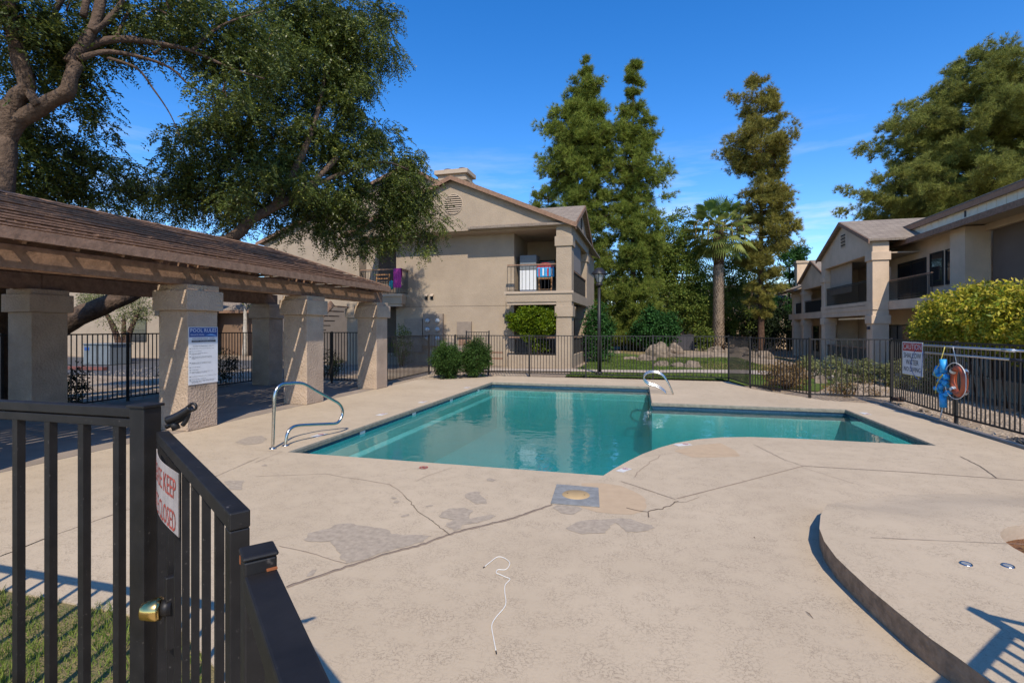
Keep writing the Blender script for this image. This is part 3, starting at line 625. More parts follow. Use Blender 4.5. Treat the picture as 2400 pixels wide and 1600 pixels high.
# ------------------------------------------------------------ fences
def picket_mesh(s, h, nm='picket'):
    return MB().box(-s / 2, s / 2, -s / 2, s / 2, 0, h).mesh(nm)
PK = {}
def fence(label, pts, top=1.5, bot=.10, spacing=.112, s=.018, post=.05, posts=None, name='metal_fence', posth=None, cat='fence', group=None, zf=None, rail=(.03, .03), double=False, mt='metal_far', caps=True):
    zf = zf or (lambda x, y: 0.0); P = [Vector((*p, 0)) for p in pts]
    t = thing(name, label, cat, (P[0].x, P[0].y, zf(P[0].x, P[0].y)), group)
    key = (round(s, 4), round(top - bot, 3), mt)
    if key not in PK:
        me = picket_mesh(s, top - bot - .01); me.materials.append(M[mt]); PK[key] = me
    posth = posth or top + .04
    for a, b in zip(P[:-1], P[1:]):
        Ln = (b - a).length; d = (b - a) / Ln; ang = math.atan2(d.y, d.x); za, zb = zf(a.x, a.y), zf(b.x, b.y)
        for z, nm in ((top, 'top_rail'), (bot, 'bottom_rail')) + (((top - .13, 'mid_rail'),) if double else ()):
            MB().bar((a.x, a.y, z + za), (b.x, b.y, z + zb), rail[0], rail[1]).build(nm, M[mt], t)
        n = max(1, round(Ln / spacing)); 
        for i in range(1, n):
            q = a.lerp(b, i / n); z = za + (zb - za) * i / n
            add('picket', PK[key], None, t, (q.x, q.y, z + bot), ang)
    for q in (posts if posts is not None else [(p.x, p.y) for p in P]):
        z = zf(*q); d = (P[-1] - P[0]).normalized(); ang = math.atan2(d.y, d.x)
        k2 = ('post', post, posth, mt)
        if k2 not in PK:
            me = picket_mesh(post, posth + .05, 'post'); me.materials.append(M[mt]); PK[k2] = me
        add('post', PK[k2], None, t, (q[0], q[1], z - .05), ang)
    return t
fence('long black picket fence running behind the far end of the pool', [(-5.9, 18.45), (2.62, 18.5)], posts=[(-5.9, 18.45), (-4.3, 18.46), (-2.2, 18.47), (.15, 18.48), (2.62, 18.5)])
fence('short black picket fence slanting forward from the far right corner', [(2.62, 18.5), (2.93, 16.45)], posts=[(2.93, 16.45)], spacing=.105)
fence('black picket fence between the slanting run and the dry bush', [(2.93, 16.45), (3.97, 14.45)], posts=[(3.97, 14.45)], spacing=.115)
fence('black picket fence facing the camera in front of the grey boulder and gravel slope', [(3.97, 14.45), (5.75, 14.42)], posts=[(5.75, 14.42)], spacing=.115)
fence('right hand black picket fence that carries the caution sign and life ring', [(5.75, 14.42), (5.68, 11.56), (5.85, 8.4), (5.95, 2.5)], posts=[(5.68, 11.56), (5.85, 8.4), (5.9, 5.4), (5.95, 2.5)], spacing=.112)
fence('black picket fence leading back from the last pavilion pillar to the far corner', [(-8.05, 14.3), (-8.25, 18.2)], spacing=.11)
fence('black picket fence behind the two round oleander bushes', [(-8.25, 18.2), (-5.9, 18.45)], posts=[(-7.2, 18.3)], spacing=.115)
fence('tall open gate of black pickets standing before the building wall', [(-7.15, 19.4), (-6.25, 19.6)], top=1.62, bot=.12, spacing=.10, name='metal_gate', cat='gate', posth=1.68)
fence('black picket fence along the back of the pavilion behind the rules sign pillar', [(-12.28, 2.0), (-12.28, 14.6)], top=1.64, spacing=.112, posts=[(-12.28, y) for y in (2, 4.5, 7, 9.5, 12, 14.6)])
fence('black picket gate and fence closing the far end of the pavilion', [(-12.28, 14.6), (-8.05, 14.3)], top=1.64, spacing=.112, posts=[(-10.0, 14.45), (-8.95, 14.37)])
# near fence, gate and posts by the camera
def near_fence():
    t = thing('metal_fence', 'near black metal fence panel over the grass at the left frame edge', 'fence', (-1.72, 1.38, 0))
    y = 1.38
    MB().box(-4.4, -1.735, y - .019, y + .019, 1.468, 1.502).build('top_rail', M['metal'], t, .003); MB().box(-4.4, -1.735, y - .014, y + .014, 1.432, 1.462).build('under_rail', M['metal'], t, .002)
    MB().box(-4.4, -1.735, y - .015, y + .015, .08, .11).build('bottom_rail', M['metal'], t)
    me = MB().box(-.0135, .0135, -.0135, .0135, .10, 1.432).mesh('picket'); me.materials.append(M['metal'])
    for k in range(15): add('picket', me, None, t, (-1.822 - .168 * k, y, 0))
    MB().box(-1.735, -1.670, y - .033, y + .033, -.05, 1.505).build('post', M['metal'], t, .003)
    MB().box(-1.742, -1.663, y - .040, y + .040, 1.505, 1.515).build('post_cap', M['metal'], t, .002)
    MB().box(-4.46, -4.40, y - .033, y + .033, -.05, 1.505).build('post', M['metal'], t)
    return t
near_fence()
ga, gb = Vector((-1.645, 1.395, 0)), Vector((-.775, .822, 0)); gd = (gb - ga).normalized(); gn = Vector((-gd.y, gd.x, 0)); gn = -gn if gn.dot(-ga) < 0 else gn   # gn: side seen by the camera
gang = math.atan2(gd.y, gd.x); GL = (gb - ga).length; GM = Matrix.Translation(ga) @ Matrix.Rotation(gang, 4, 'Z')
gate = thing('metal_gate', 'open black metal gate in the foreground with a keep closed sign', 'gate', tuple(ga))
MB().box(0, GL, -.019, .019, 1.385, 1.420, GM).build('top_rail', M['metal'], gate, .003); MB().box(0, GL, -.019, .019, .10, .14, GM).build('bottom_rail', M['metal'], gate)
MB().box(.005, .04, -.018, .018, .141, 1.384, GM).build('stile', M['metal'], gate); MB().box(GL - .04, GL - .002, -.0185, .0185, .141, 1.384, GM).build('stile', M['metal'], gate, .003)
me = MB().box(-.0085, .0085, -.0085, .0085, .141, 1.384).mesh('picket'); me.materials.append(M['metal'])
for k in range(1, 7):
    q = GM @ Vector((.04 + (GL - .08) * k / 7, 0, 0)); add('picket', me, None, gate, tuple(q), gang)
side = -1 if (Matrix.Rotation(gang, 3, 'Z') @ Vector((0, 1, 0))).dot(gn) < 0 else 1
for x in (.2, .43): MB().cyl(GM @ Vector((x, side * .016, 1.27)), .006, .004, 8).build('bolt', M['rust'], gate)
# sign on the gate
sgn = thing('gate_sign', 'worn white sign with faded red lettering, PLEASE KEEP GATE CLOSED, on the open gate', 'sign', tuple(GM @ Vector((.25, 0, 1.2))))
x0, x1, z0, z1 = .06, .46, 1.195, 1.372
mb = MB(); N = 10
def sx(x): return side * (.022 + .012 * math.sin((x - x0) / (x1 - x0) * 3.6))
for i in range(N):
    a, b = x0 + (x1 - x0) * i / N, x0 + (x1 - x0) * (i + 1) / N
    mb.raw([GM @ Vector((x, sx(x) + e * side, z)) for e in (0, .002) for x, z in ((a, z0), (b, z0), (b, z1), (a, z1))], [(0, 1, 2, 3), (7, 6, 5, 4), (0, 4, 5, 1), (3, 2, 6, 7)])
mb.build('plate', M['white_d'], sgn)
def put_text(key, mt, parent, Mx, name='lettering', deform=None):
    me = TX[key].copy(); me.materials.clear(); me.materials.append(mt)
    me.transform(Mx)
    if deform:
        for v in me.vertices: v.co = deform(v.co)
    return add(name, me, None, parent)
for key, zc in (('please', 1.318), ('gate', 1.225)):
    # text x axis runs from far (hinge) to near end as read by the viewer
    me = TX[key].copy(); me.materials.clear(); me.materials.append(M['ink_fade']); w = max(v.co.x for v in me.vertices) - min(v.co.x for v in me.vertices); k = (x1 - x0 - .05) / w
    for v in me.vertices:
        x = (x0 + x1) / 2 + v.co.x * k; v.co = GM @ Vector((x, sx(x) + side * .0035, zc + v.co.y * .95))
    add('lettering', me, None, sgn)
# lock cylinder and latch on the post
lk = thing('door_knob', 'brass lock cylinder sticking out beside the foreground gate post', 'lock', (-1.60, 1.32, .82))
kc = GM @ Vector((.06, side * .02, 0)); dirk = Vector((-.75, -.55, .0)).normalized()
kp = at(378, 1425, 1.60)
MB().tube([kp + dirk * s for s in (0, .012, .03, .052, .056)], [.034, .036, .031, .024, .016], 22).build('knob', M['brass'], lk)
MB().tube([kp - dirk * .03, kp + dirk * .002], [.026, .026], 16).build('collar', M['metal'], lk)
MB().box(-.012, .012, -.02, .02, -.13, .10, Matrix.Translation(kp - dirk * .03) @ Matrix.Rotation(gang, 4, 'Z')).build('backplate', M['metal'], lk, .004)
lt = thing('gate_latch', 'black hooked latch on top of the foreground gate post', 'latch', tuple(at(395, 1000, 1.78)))
b0 = [at(u, v, 1.74) for u, v in ((392, 985), (410, 978), (425, 970), (438, 962), (447, 955))]
MB().tube(spline(b0, 3), [.014] * 13, 8).build('lever', M['metal'], lt)
c = at(452, 953, 1.74); mb = MB(); mb.tube([c + Vector((math.cos(a) * cs, math.cos(a) * sn, math.sin(a))) * .012 for a in [i * math.pi / 6 for i in range(13)]], .0045, 8, cap=False); mb.build('eye', M['metal'], lt)
MB().tube(spline([at(u, v, 1.75) for u, v in ((390, 1000), (415, 988), (437, 975), (442, 968), (436, 985), (428, 996))], 3), .008, 8).build('hook', M['metal'], lt)
MB().tube([at(404, 985, 1.75), at(414, 1006, 1.75)], .013, 8).build('pivot', M['metal'], lt)
# post and rail under the camera
nf = thing('metal_fence', 'nearest black metal rail and capped post crossing the bottom of the frame', 'fence', (-.49, .55, 0))
qa, qb = Vector((-.485, .545, 0)), Vector((.25, -.08, 0)); d = (qb - qa).normalized(); an = math.atan2(d.y, d.x); NM = Matrix.Translation(qa) @ Matrix.Rotation(an, 4, 'Z')
MB().box(-.019, .019, -.019, .019, -.05, 1.490, NM).build('post', M['metal'], nf, .003); MB().box(-.021, .021, -.021, .021, 1.490, 1.496, NM).build('post_cap', M['metal'], nf, .003)
MB().box(.0195, .95, -.019, .019, 1.440, 1.474, NM).build('top_rail', M['metal'], nf, .003); MB().box(.027, .95, -.014, .014, .1, .13, NM).build('bottom_rail', M['metal'], nf)
me = MB().box(-.0125, .0125, -.0125, .0125, .131, 1.439).mesh('picket'); me.materials.append(M['metal'])
for k in range(1, 8): q = NM @ Vector((.027 + .115 * k, 0, 0)); add('picket', me, None, nf, tuple(q), an)
MB().box(.0195, .024, .006, .0185, 1.4745, 1.4765, NM).build('rust_spot', M['rust'], nf); MB().box(-.0185, -.013, -.0200, -.0192, 1.476, 1.486, NM).build('rust_spot', M['rust'], nf)
MB().tube([NM @ Vector((.0, .026, 1.36)), NM @ Vector((.0, .040, 1.36))], .012, 10).build('bolt', M['metal'], nf)
# fence outside the right frame edge that throws the shadow at lower right
rf = fence('black metal fence just outside the right frame edge, seen by its shadow', [(2.26, 2.33), (.62, .50)], top=1.33, posth=1.55, bot=.12, s=.025, post=.06, spacing=.115, rail=(.04, .04), mt='metal', double=False)
MB().bar((2.26, 2.33, 1.5), (2.64, 2.30, 1.36), .03, .03).build('brace', M['metal'], rf)

# ------------------------------------------------------------ signs and rescue gear on the right fence
cx = 5.66
sg = thing('caution_sign', 'red and white sign on the right fence, CAUTION SHALLOW WATER NO DIVING', 'sign', (cx, 13.2, 1.1))
ya, yb = 13.62, 12.72; za, zb = .98, 1.47
BX('plate', M['white'], sg, cx - .008, cx - .004, yb, ya, .74, 1.475)
BX('red_panel', M['red'], sg, cx - .010, cx - .0082, yb + .03, ya - .03, 1.27, 1.45)
BX('yellow_edge', M['rope_y'], sg, cx - .0085, cx - .0035, yb, ya, .728, .739)
def TXM(y, z, s, x=cx - .0115):    # text on a face that looks towards -X: reads from +Y to -Y
    return Matrix(((0, 0, -1, x), (-s, 0, 0, y), (0, s, 0, z), (0, 0, 0, 1)))
for key, z, m_, s in (('caution', 1.36, 'white', 1.72), ('shallow', 1.165, 'ink', 1.55), ('water', 1.015, 'ink', 1.55), ('nodiving', .86, 'ink', 1.36)):
    put_text(key, M[m_], sg, TXM((ya + yb) / 2, z, s))
for i, z in enumerate((1.42, 1.27)):
    t = thing('telescopic_pole', ['upper bright aluminium pole hung along the right fence', 'lower bright aluminium pole hung along the right fence'][i], 'pole', (5.6, 9, z), 'pool poles on the right fence')
    MB().tube([(5.60, 12.55 - i * .05, z), (5.62, 11.56, z), (5.78, 8.4, z), (5.86, 5.2, z)], .021, 12).build('tube', M['alu'], t)
    MB().tube([(5.655, 10.2 - i * .2, z), (5.665, 9.95 - i * .2, z)], .027, 12).build('grip', M['ink' if i else 'alu'], t)
rg = thing('life_ring', 'faded orange life ring with white rope hanging on the right fence', 'life ring', (5.58, 11.2, .85))
rc = Vector((5.57, 11.25, .80)); mb = MB(); ra, rb = .25, .052
mb.tube([rc + Vector((math.cos(a) * ra * .14, math.cos(a) * ra, math.sin(a) * ra)) for a in [i * math.pi / 20 for i in range(41)]], rb, 14, cap=False); mb.build('ring', M['orange'], rg)
for k in range(4):
    a = math.pi / 4 + k * math.pi / 2; mb = MB(); c = rc + Vector((0, math.cos(a) * ra, math.sin(a) * ra)); tdir = Vector((0, -math.sin(a), math.cos(a)))
    mb.tube([c - tdir * .03, c + tdir * .03], rb + .006, 14, cap=False); mb.build('strap', M['rope_w'], rg)
mb = MB(); mb.tube(spline([rc + Vector((-.06, math.cos(a) * (ra + .085 + .03 * abs(math.sin(2 * a))), math.sin(a) * (ra + .085))) for a in [i * math.pi / 8 for i in range(17)]], 3), .008, 6); mb.build('rope', M['rope_w'], rg)
MB().tube([rc + Vector((-.02, .02, .30)), Vector((5.6, 11.5, 1.42))], .007, 6).build('hanger', M['rope_w'], rg)
fl = thing('lane_float', 'bundle of blue foam floats and yellow rope hanging beside the orange life ring', 'pool float', (5.5, 11.6, .8))
fc = Vector((5.50, 11.62, 0))
random.seed(3)
MB().tube([fc + Vector((0, 0, 1.18)), fc + Vector((0, -.02, .92))], .06, 12).build('float', M['foam_b'], fl); MB().tube([fc + Vector((-.02, .12, 1.02)), fc + Vector((-.02, .22, .86))], .055, 12).build('float', M['foam_b'], fl)
MB().tube([fc + Vector((0, .02, .52)), fc + Vector((0, .0, .25))], .06, 12).build('float', M['foam_b'], fl)
for k in range(18):
    c = fc + Vector((random.uniform(-.05, .05), random.uniform(-.13, .16), random.uniform(.5, .9))); dd = Vector((random.uniform(-1, 1), random.uniform(-1, 1), random.uniform(-1, 1))).normalized() * .045
    MB().tube([c - dd, c + dd], .042, 8).build('float', M['foam_b'], fl)
MB().tube(spline([fc + Vector(q) for q in ((0, -.05, 1.42), (-.05, .02, 1.1), (-.07, .18, .9), (-.08, .0, .82), (-.07, -.14, .9), (-.08, .05, .7), (-.07, .12, .5))], 4), .008, 6).build('rope', M['rope_y'], fl)
MB().tube([fc + Vector((.02, .04, .3)), fc + Vector((-.02, .06, -.0 + .04))], .012, 6).build('tail_rope', M['rope_w'], fl)
lp_ = thing('rope_loop', 'loose dark rope loop hanging in front of the caution sign', 'rope', (5.6, 12.8, 1.2))
MB().tube(spline([Vector((5.60, 12.5, 1.43)), Vector((5.58, 12.75, 1.38)), Vector((5.58, 13.0, 1.15)), Vector((5.58, 13.05, .9)), Vector((5.58, 12.85, .72)), Vector((5.59, 12.68, .7)), Vector((5.59, 12.62, .9)), Vector((5.6, 12.6, 1.3))], 4), .006, 6).build('strand', M['blue'], lp_)
# coiled brown hose end by the corner post
mb = MB(); a = [Vector((5.75 + math.cos(t) * .10, 14.05 + math.sin(t) * .14, .05 + .012 * t / 3)) for t in [i * .5 for i in range(40)]]; mb.tube(a, .022, 6)
tag(mb.build('coiled_hose', M['bark_d']), 'small brown coiled hose on the ground by the corner fence post', 'hose')

# ------------------------------------------------------------ pavilion
PX0, PX1 = -8.28, -7.65; BX0, BX1 = -12.02, -11.38
pav = thing('pavilion', 'open poolside pavilion with slatted brown hip roof on stucco pillars', 'pavilion', (-9.65, 7, 0))
for (xa, xb) in ((PX0, PX1), (BX0, BX1)):
    for y in ((.7, 3.3, 6.95, 10.1, 13.22) if xa > -9 else (.7, 3.8, 6.95, 10.1, 13.22)):
        o = MB().box(xa, xb, y, y + .63, 0.004, 2.09).build('pillar', M['pillar'], pav, .012)
        MB().box(xa - .07, xb + .07, y - .07, y + .70, 2.09, 2.44).build('cap', M['pillar'], o, .015); MB().box(xa - .02, xb + .02, y - .02, y + .65, 2.44, 2.54).build('cap_slab', M['pillar'], o, .012)
for x in (-7.80, -8.05, -11.55, -11.82):
    for ya, yb in ((-.6, 4.05), (4.06, 7.2), (7.21, 10.4), (10.41, 13.75)): MB().box(x - .045, x + .045, ya, yb, 2.54, 2.84).build('beam', M['wood'], pav, .006)
for y in (1.0, 4.1, 7.25, 10.4, 13.5):
    MB().box(-12.10, -7.55, y - .05, y + .05, 2.845, 2.99).build('cross_beam', M['wood'], pav, .005)
    for x in (-7.93, -11.68): BX('bracket_block', M['wood'], pav, x - .07, x + .07, y - .18, y - .055, 2.55, 2.83)
RX, RZ, EX, EZ = -9.82, 3.90, 2.57, 2.93      # ridge x, z; half width; eave z
HY0, HY1 = 11.5, 13.25                         # hip at the far end
sl_ = (RZ - EZ) / EX
for i in range(22):                            # rafters
    y = -.4 + i * .6
    k = 1.0 if y < HY0 else max(.08, (HY1 - y) / (HY1 - HY0))
    for s in (1, -1):
        xa = RX + s * .05 + s * EX * (1 - k); za_ = RZ - sl_ * abs(xa - RX)
        if k > .1: MB().bar((xa, y, za_ - .10), (RX + s * (EX - .06), y, EZ - .075), .045, .11).build('rafter', M['wood'], pav)
MB().box(RX - .03, RX + .03, -.5, HY0, RZ - .2, RZ - .03).build('ridge_beam', M['wood'], pav)
NB = 13
roof_cuts = [-.6, .7, 1.9, 3.2, 4.3, 5.5, 6.8, 7.9, 9.2, 10.4, 11.7, HY1]
for s in (1, -1):
    for c in range(NB):
        f0, f1 = c / NB, (c + (.87 if s > 0 else 1.05)) / NB; xo, xi = RX + s * EX * (1 - f0), RX + s * EX * (1 - f1)
        zo, zi = EZ + (RZ - EZ) * f0 + .046, EZ + (RZ - EZ) * f1 + (-.006 if s > 0 else .026)
        ye = HY1 - (HY1 - HY0) * (f0 + f1) / 2
        for a, b in zip(roof_cuts[:-1], roof_cuts[1:]):
            b = min(b, ye); 
            if b - a < .1: continue
            j = random.uniform(-.007, .007); q = s * random.uniform(-.008, .008); a += random.uniform(-.1, .1) if a > 0 else 0
            mb = MB(); mb.prism([(xo + q, zo + j), (xi, zi + j), (xi, zi - .02 + j), (xo + q, zo - .022 + j)], 'y', a + .002, b + .1); mb.build('roof_board', M['wood'], pav)
    MB().box(*sorted((RX + s * EX, RX + s * (EX + .03))), -.6, HY1 + .02, EZ - .10, EZ + .040).build('fascia', M['wood'], pav, .004)
for c in range(NB):                            # hip end boards
    f0, f1 = c / NB, (c + .90) / NB; yo, yi = HY1 - (HY1 - HY0) * f0, HY1 - (HY1 - HY0) * f1; h = EX * (1 - (f0 + f1) / 2)
    mb = MB(); mb.prism([(yo, EZ + (RZ - EZ) * f0 + .035), (yi, EZ + (RZ - EZ) * f1 + .004), (yi, EZ + (RZ - EZ) * f1 - .016), (yo, EZ + (RZ - EZ) * f0 + .007)], 'x', RX - h, RX + h); mb.build('roof_board', M['wood'], pav)
MB().box(RX - EX, RX + EX, HY1, HY1 + .03, EZ - .10, EZ + .045).build('fascia', M['wood'], pav)
MB().prism([(RX - .12, RZ + .0), (RX, RZ + .05), (RX + .12, RZ + .0), (RX, RZ + .02)], 'y', -.6, HY0).build('ridge_cap', M['wood'], pav)
for s in (1, -1): MB().bar((RX, HY0, RZ + .03), (RX + s * EX, HY1, EZ + .05), .09, .02).build('hip_cap', M['wood'], pav)

# pool rules sign on pillar A, facing +X
px = PX1; y0s, y1s, z0s, z1s = 6.99, 7.53, .67, 1.57
y0s, y1s = 6.965, 7.575
rs = thing('pool_rules_sign', 'white POOL RULES sign with a blue header on the stucco pillar', 'sign', (px, 7.27, 1.1))
z0s, z1s = .80, 1.80
BX('plate', M['white'], rs, px + .004, px + .010, y0s, y1s, z0s, z1s); BX('blue_header', M['blue'], rs, px + .0101, px + .0115, y0s + .01, y1s - .01, z1s - .175, z1s - .01)
def TXP(y, z, s, x): return Matrix(((0, 0, 1, x), (s, 0, 0, y), (0, s, 0, z), (0, 0, 0, 1)))
yc = (y0s + y1s) / 2
def fit(key, mt, yc_, zc, width, hgt=None, left=False):
    me = TX[key].copy(); me.materials.clear(); me.materials.append(mt); xs_ = [v.co.x for v in me.vertices]; w = max(xs_) - min(xs_); k = width / w
    x0_ = min(xs_)
    for v in me.vertices:
        yy = (yc_ + (v.co.x - x0_) * k) if left else (yc_ + (v.co.x - x0_ - w / 2) * k); v.co = Vector((px + .0122, yy, zc + v.co.y * (hgt or k)))
    return add('lettering', me, None, rs)
fit('prules', M['white'], yc, z1s - .062, .54, 1.05); fit('private', M['white'], y0s + .04, z1s - .138, .28, .9, True)
mb = MB()
for k in range(12):
    a, b = k / 12, (k + 1) / 12; f = lambda t: z1s - .150 + .026 * math.sin(t * 3.14) ** 1.5; g_ = lambda t: z1s - .160 + .012 * math.sin(t * 3.14 + .4)
    Y = lambda t: y0s + .34 + t * .24
    mb.raw([(px + .0122, Y(a), g_(a)), (px + .0122, Y(b), g_(b)), (px + .0122, Y(b), f(b)), (px + .0122, Y(a), f(a))], [(0, 1, 2, 3)])
mb.build('wave_emblem', M['blue_l'], rs)
fit('hours', M['ink'], yc, z1s - .205, .46, 1.0); BX('black_band', M['ink'], rs, px + .0101, px + .0112, y0s + .06, y1s - .05, z1s - .265, z1s - .230); fit('warn', M['white'], yc, z1s - .248, .46, .9)
fit('emerg', M['ink'], yc, z1s - .335, .44, 1.0)
zz = z1s - .375
for i, r in enumerate(RULES):
    nl = r.count('\n') + 1; me = fit('rule%d' % i, M['ink'], y0s + .055, zz - .0, min(.52, .0098 * max(len(q) for q in r.split('\n'))), .85, True)
    BX('bullet', M['ink'], rs, px + .0101, px + .0112, y0s + .018, y0s + .04, zz - .006 + .009 * (nl - 1), zz + .005 + .009 * (nl - 1)) ; zz -= .0245 * nl + .021
# align multi-line text to top is not needed: each block is centred on its row

# ------------------------------------------------------------ building helpers
def railing(parent, p, q, z0, z1, n, toprail='wood', label=None, mt='metal_far'):
    p, q = Vector((*p, 0)), Vector((*q, 0)); r = MB().bar((p.x, p.y, z1), (q.x, q.y, z1), .07, .05).build('railing', M[toprail], parent)
    MB().bar((p.x, p.y, z0 + .06), (q.x, q.y, z0 + .06), .03, .03).build('bottom_bar', M[mt], r)
    MB().bar((p.x, p.y, z1 - .07), (q.x, q.y, z1 - .07), .03, .03).build('top_bar', M[mt], r)
    key = ('bal', round(z1 - z0, 2))
    if key not in PK: me = picket_mesh(.018, z1 - z0 - .13, 'baluster'); me.materials.append(M[mt]); PK[key] = me
    for i in range(n + 1):
        c = p.lerp(q, i / n); add('baluster', PK[key], None, r, (c.x, c.y, z0 + .06))
    return r
def pillar(parent, mt, x0, x1, y0, y1, segs, caps):
    for z0, z1 in segs: o = MB().box(x0, x1, y0, y1, z0, z1).build('pillar', M[mt], parent, .01)
    for z0, z1 in caps: MB().box(x0 - .06, x1 + .06, y0 - .06, y1 + .06, z0, z1).build('pillar_cap', M[mt], parent, .012)
def window(parent, axis, c, a0, a1, z0, z1, mull=(), frame='dark', name='window', w=.05, sgn=-1):
    """axis 'x': plane x=c facing -x, extends in y; 'y': plane y=c facing -y, extends in x"""
    def bx(u0, u1, w0, w1, d0, d1):
        return MB().box(c + sgn * d1, c + sgn * d0, u0, u1, w0, w1) if axis == 'x' else MB().box(u0, u1, c + sgn * d1, c + sgn * d0, w0, w1)
    fr = MB()
    for (u0, u1, w0, w1) in ((a0 - w, a1 + w, z1, z1 + w), (a0 - w, a1 + w, z0 - w, z0), (a0 - w, a0, z0, z1), (a1, a1 + w, z0, z1)):
        b = bx(u0, u1, w0, w1, 0.0, .05); fr.raw(b.v, b.f)
    o = fr.build(name, M[frame], parent)
    bx(a0, a1, z0, z1, .005, .018).build('pane', M['glass'], o)
    for kind_, t in mull:
        b = bx(a0 + (a1 - a0) * t - .018, a0 + (a1 - a0) * t + .018, z0, z1, .019, .04) if kind_ == 'v' else bx(a0, a1, z0 + (z1 - z0) * t - .012, z0 + (z1 - z0) * t + .012, .019, .034)
        b.build('glazing_bar', M[frame], o)
    return o

# ------------------------------------------------------------ left apartment building
LB = thing('apartment_building', 'two storey beige stucco apartment building behind the pool with a gabled end and balconies', 'building', (-9, 25, 0))
Yf, Yw = 22.6, 23.45
def B(name, mt, *b, bevel=0.0, parent=None): return BX(name, M[mt], parent or LB, *b, bevel=bevel)
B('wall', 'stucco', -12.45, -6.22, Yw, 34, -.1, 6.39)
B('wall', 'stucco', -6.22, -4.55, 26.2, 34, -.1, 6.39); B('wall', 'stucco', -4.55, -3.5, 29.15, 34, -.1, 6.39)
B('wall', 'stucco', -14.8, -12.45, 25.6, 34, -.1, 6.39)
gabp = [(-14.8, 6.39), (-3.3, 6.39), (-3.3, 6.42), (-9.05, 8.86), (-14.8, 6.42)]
MB().prism(gabp, 'y', Yf, Yf + .2).build('gable_wall', M['stucco'], LB)
B('ceiling', 'ltrim', -14.75, -3.45, Yf + .2, 29.1, 6.34, 6.388)
for s, nm in ((1, 'right'), (-1, 'left')):
    X = lambda x: -9.05 + s * (x + 9.05)
    def BB(name, mt, x0, x1, *r, **k): return B(name, mt, min(X(x0), X(x1)), max(X(x0), X(x1)), *r, **k)
    BB('balcony_band', 'stucco', -6.40, -3.30, Yf, 23.0 if s < 0 else Yf + .22, 2.98, 3.45, bevel=.01)
    BB('balcony_ledge', 'ltrim', -6.46, -3.24, Yf - .05, Yf - .001, 3.36, 3.47)
    BB('balcony_floor', 'stucco', -6.22, -3.52, Yf + .22, 26.2, 3.02, 3.40)
    BB('header', 'ltrim', -6.34, -4.03, Yf + .05, Yf + .25, 2.86, 2.98)
    xa, xb = sorted((X(-4.03), X(-3.33)))
    pillar(LB, 'stucco', xa, xb, Yf + .01, Yf + .70, [(-.05, 2.98), (3.45, 6.39)], [(2.30, 2.78), (5.48, 5.92)])
    BB('patio_wall', 'stucco', -6.30, -4.03, Yf + .06, Yf + .22, -.05, .55)
# right flank
B('side_band', 'stucco', -3.52, -3.30, Yf + .22, 29.1, 2.98, 3.45, bevel=.01)
pillar(LB, 'stucco', -4.0, -3.33, 28.4, 29.1, [(-.05, 2.98), (3.45, 6.39)], [(2.30, 2.78), (5.48, 5.92)])
MB().prism([(Yf + .21, 5.95), (29.1, 5.95), (29.1, 6.42), (25.85, 7.86), (Yf + .21, 6.42)], 'x', -3.50, -3.31).build('side_gable_wall', M['stucco'], LB)
B('patio_wall', 'stucco', -3.50, -3.32, 23.32, 28.4, -.05, .55)
B('sunscreen', 'blind_g', -3.46, -3.44, 23.35, 26.6, 4.55, 5.95)
B('privacy_panel', 'util_d', -3.49, -3.47, 23.4, 28.3, 3.5, 4.35); B('privacy_panel', 'util_d', -3.49, -3.47, 23.4, 28.3, .57, 1.25)
railing(LB, (-3.42, 23.32), (-3.42, 28.4), 3.45, 4.45, 40); railing(LB, (-3.42, 23.32), (-3.42, 28.4), .55, 1.35, 40)
railing(LB, (-6.35, Yf + .12), (-4.04, Yf + .12), 3.47, 4.70, 13); railing(LB, (-6.30, Yf + .14), (-4.04, Yf + .14), .56, 1.36, 15)
railing(LB, (-14.05, Yf + .12), (-11.80, Yf + .12), 3.47, 4.70, 16); railing(LB, (-11.80, Yf + .12), (-11.80, Yw), 3.47, 4.70, 6)
# interiors seen through the openings
window(LB, 'y', 26.2, -5.6, -4.75, 3.45, 5.3, frame='dark', name='door'); window(LB, 'y', 26.2, -6.0, -4.8, .3, 2.1, name='door')
B('dark_doorway', 'dark', -12.95, -12.46, 24.6, 25.5, 3.42, 6.3); window(LB, 'y', 25.6, -14.2, -13.0, 3.5, 5.6, name='door')
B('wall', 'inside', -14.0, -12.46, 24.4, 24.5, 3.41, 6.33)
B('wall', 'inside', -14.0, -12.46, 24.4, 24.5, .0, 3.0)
# roofs with brown rake boards
def gable_roof(parent, axis, r, zr, e0, e1, ze, a0, a1, th=.10, rake=.20, mt='shingle', front=True):
    """ridge at r (x for axis y), runs a0..a1 along axis"""
    for e in (e0, e1):
        pts = [(r, zr + th), (e, ze + th), (e, ze), (r, zr)]
        MB().prism(pts, axis, a0, a1).build('roof', M[mt], parent)
        if front:
            sgn = 1 if a1 > a0 else -1
            pts = [(r, zr + th - .02), (e, ze + th - .02), (e, ze + th - .02 - rake), (r, zr + th - .02 - rake)]
            MB().prism(pts, axis, a0 - .045 * sgn, a0 - .001 * sgn).build('rake_board', M['wood'], parent)
gable_roof(LB, 'y', -9.05, 8.92, -15.05, -3.10, 6.38, Yf - .22, 34)
gable_roof(LB, 'x', 25.85, 7.92, Yf - .18, 29.35, 6.42, -3.12, -8.2)
MB().box(-3.14, -3.1, Yf - .2, Yf + .02, 6.2, 6.42).build('fascia_end', M['wood'], LB)
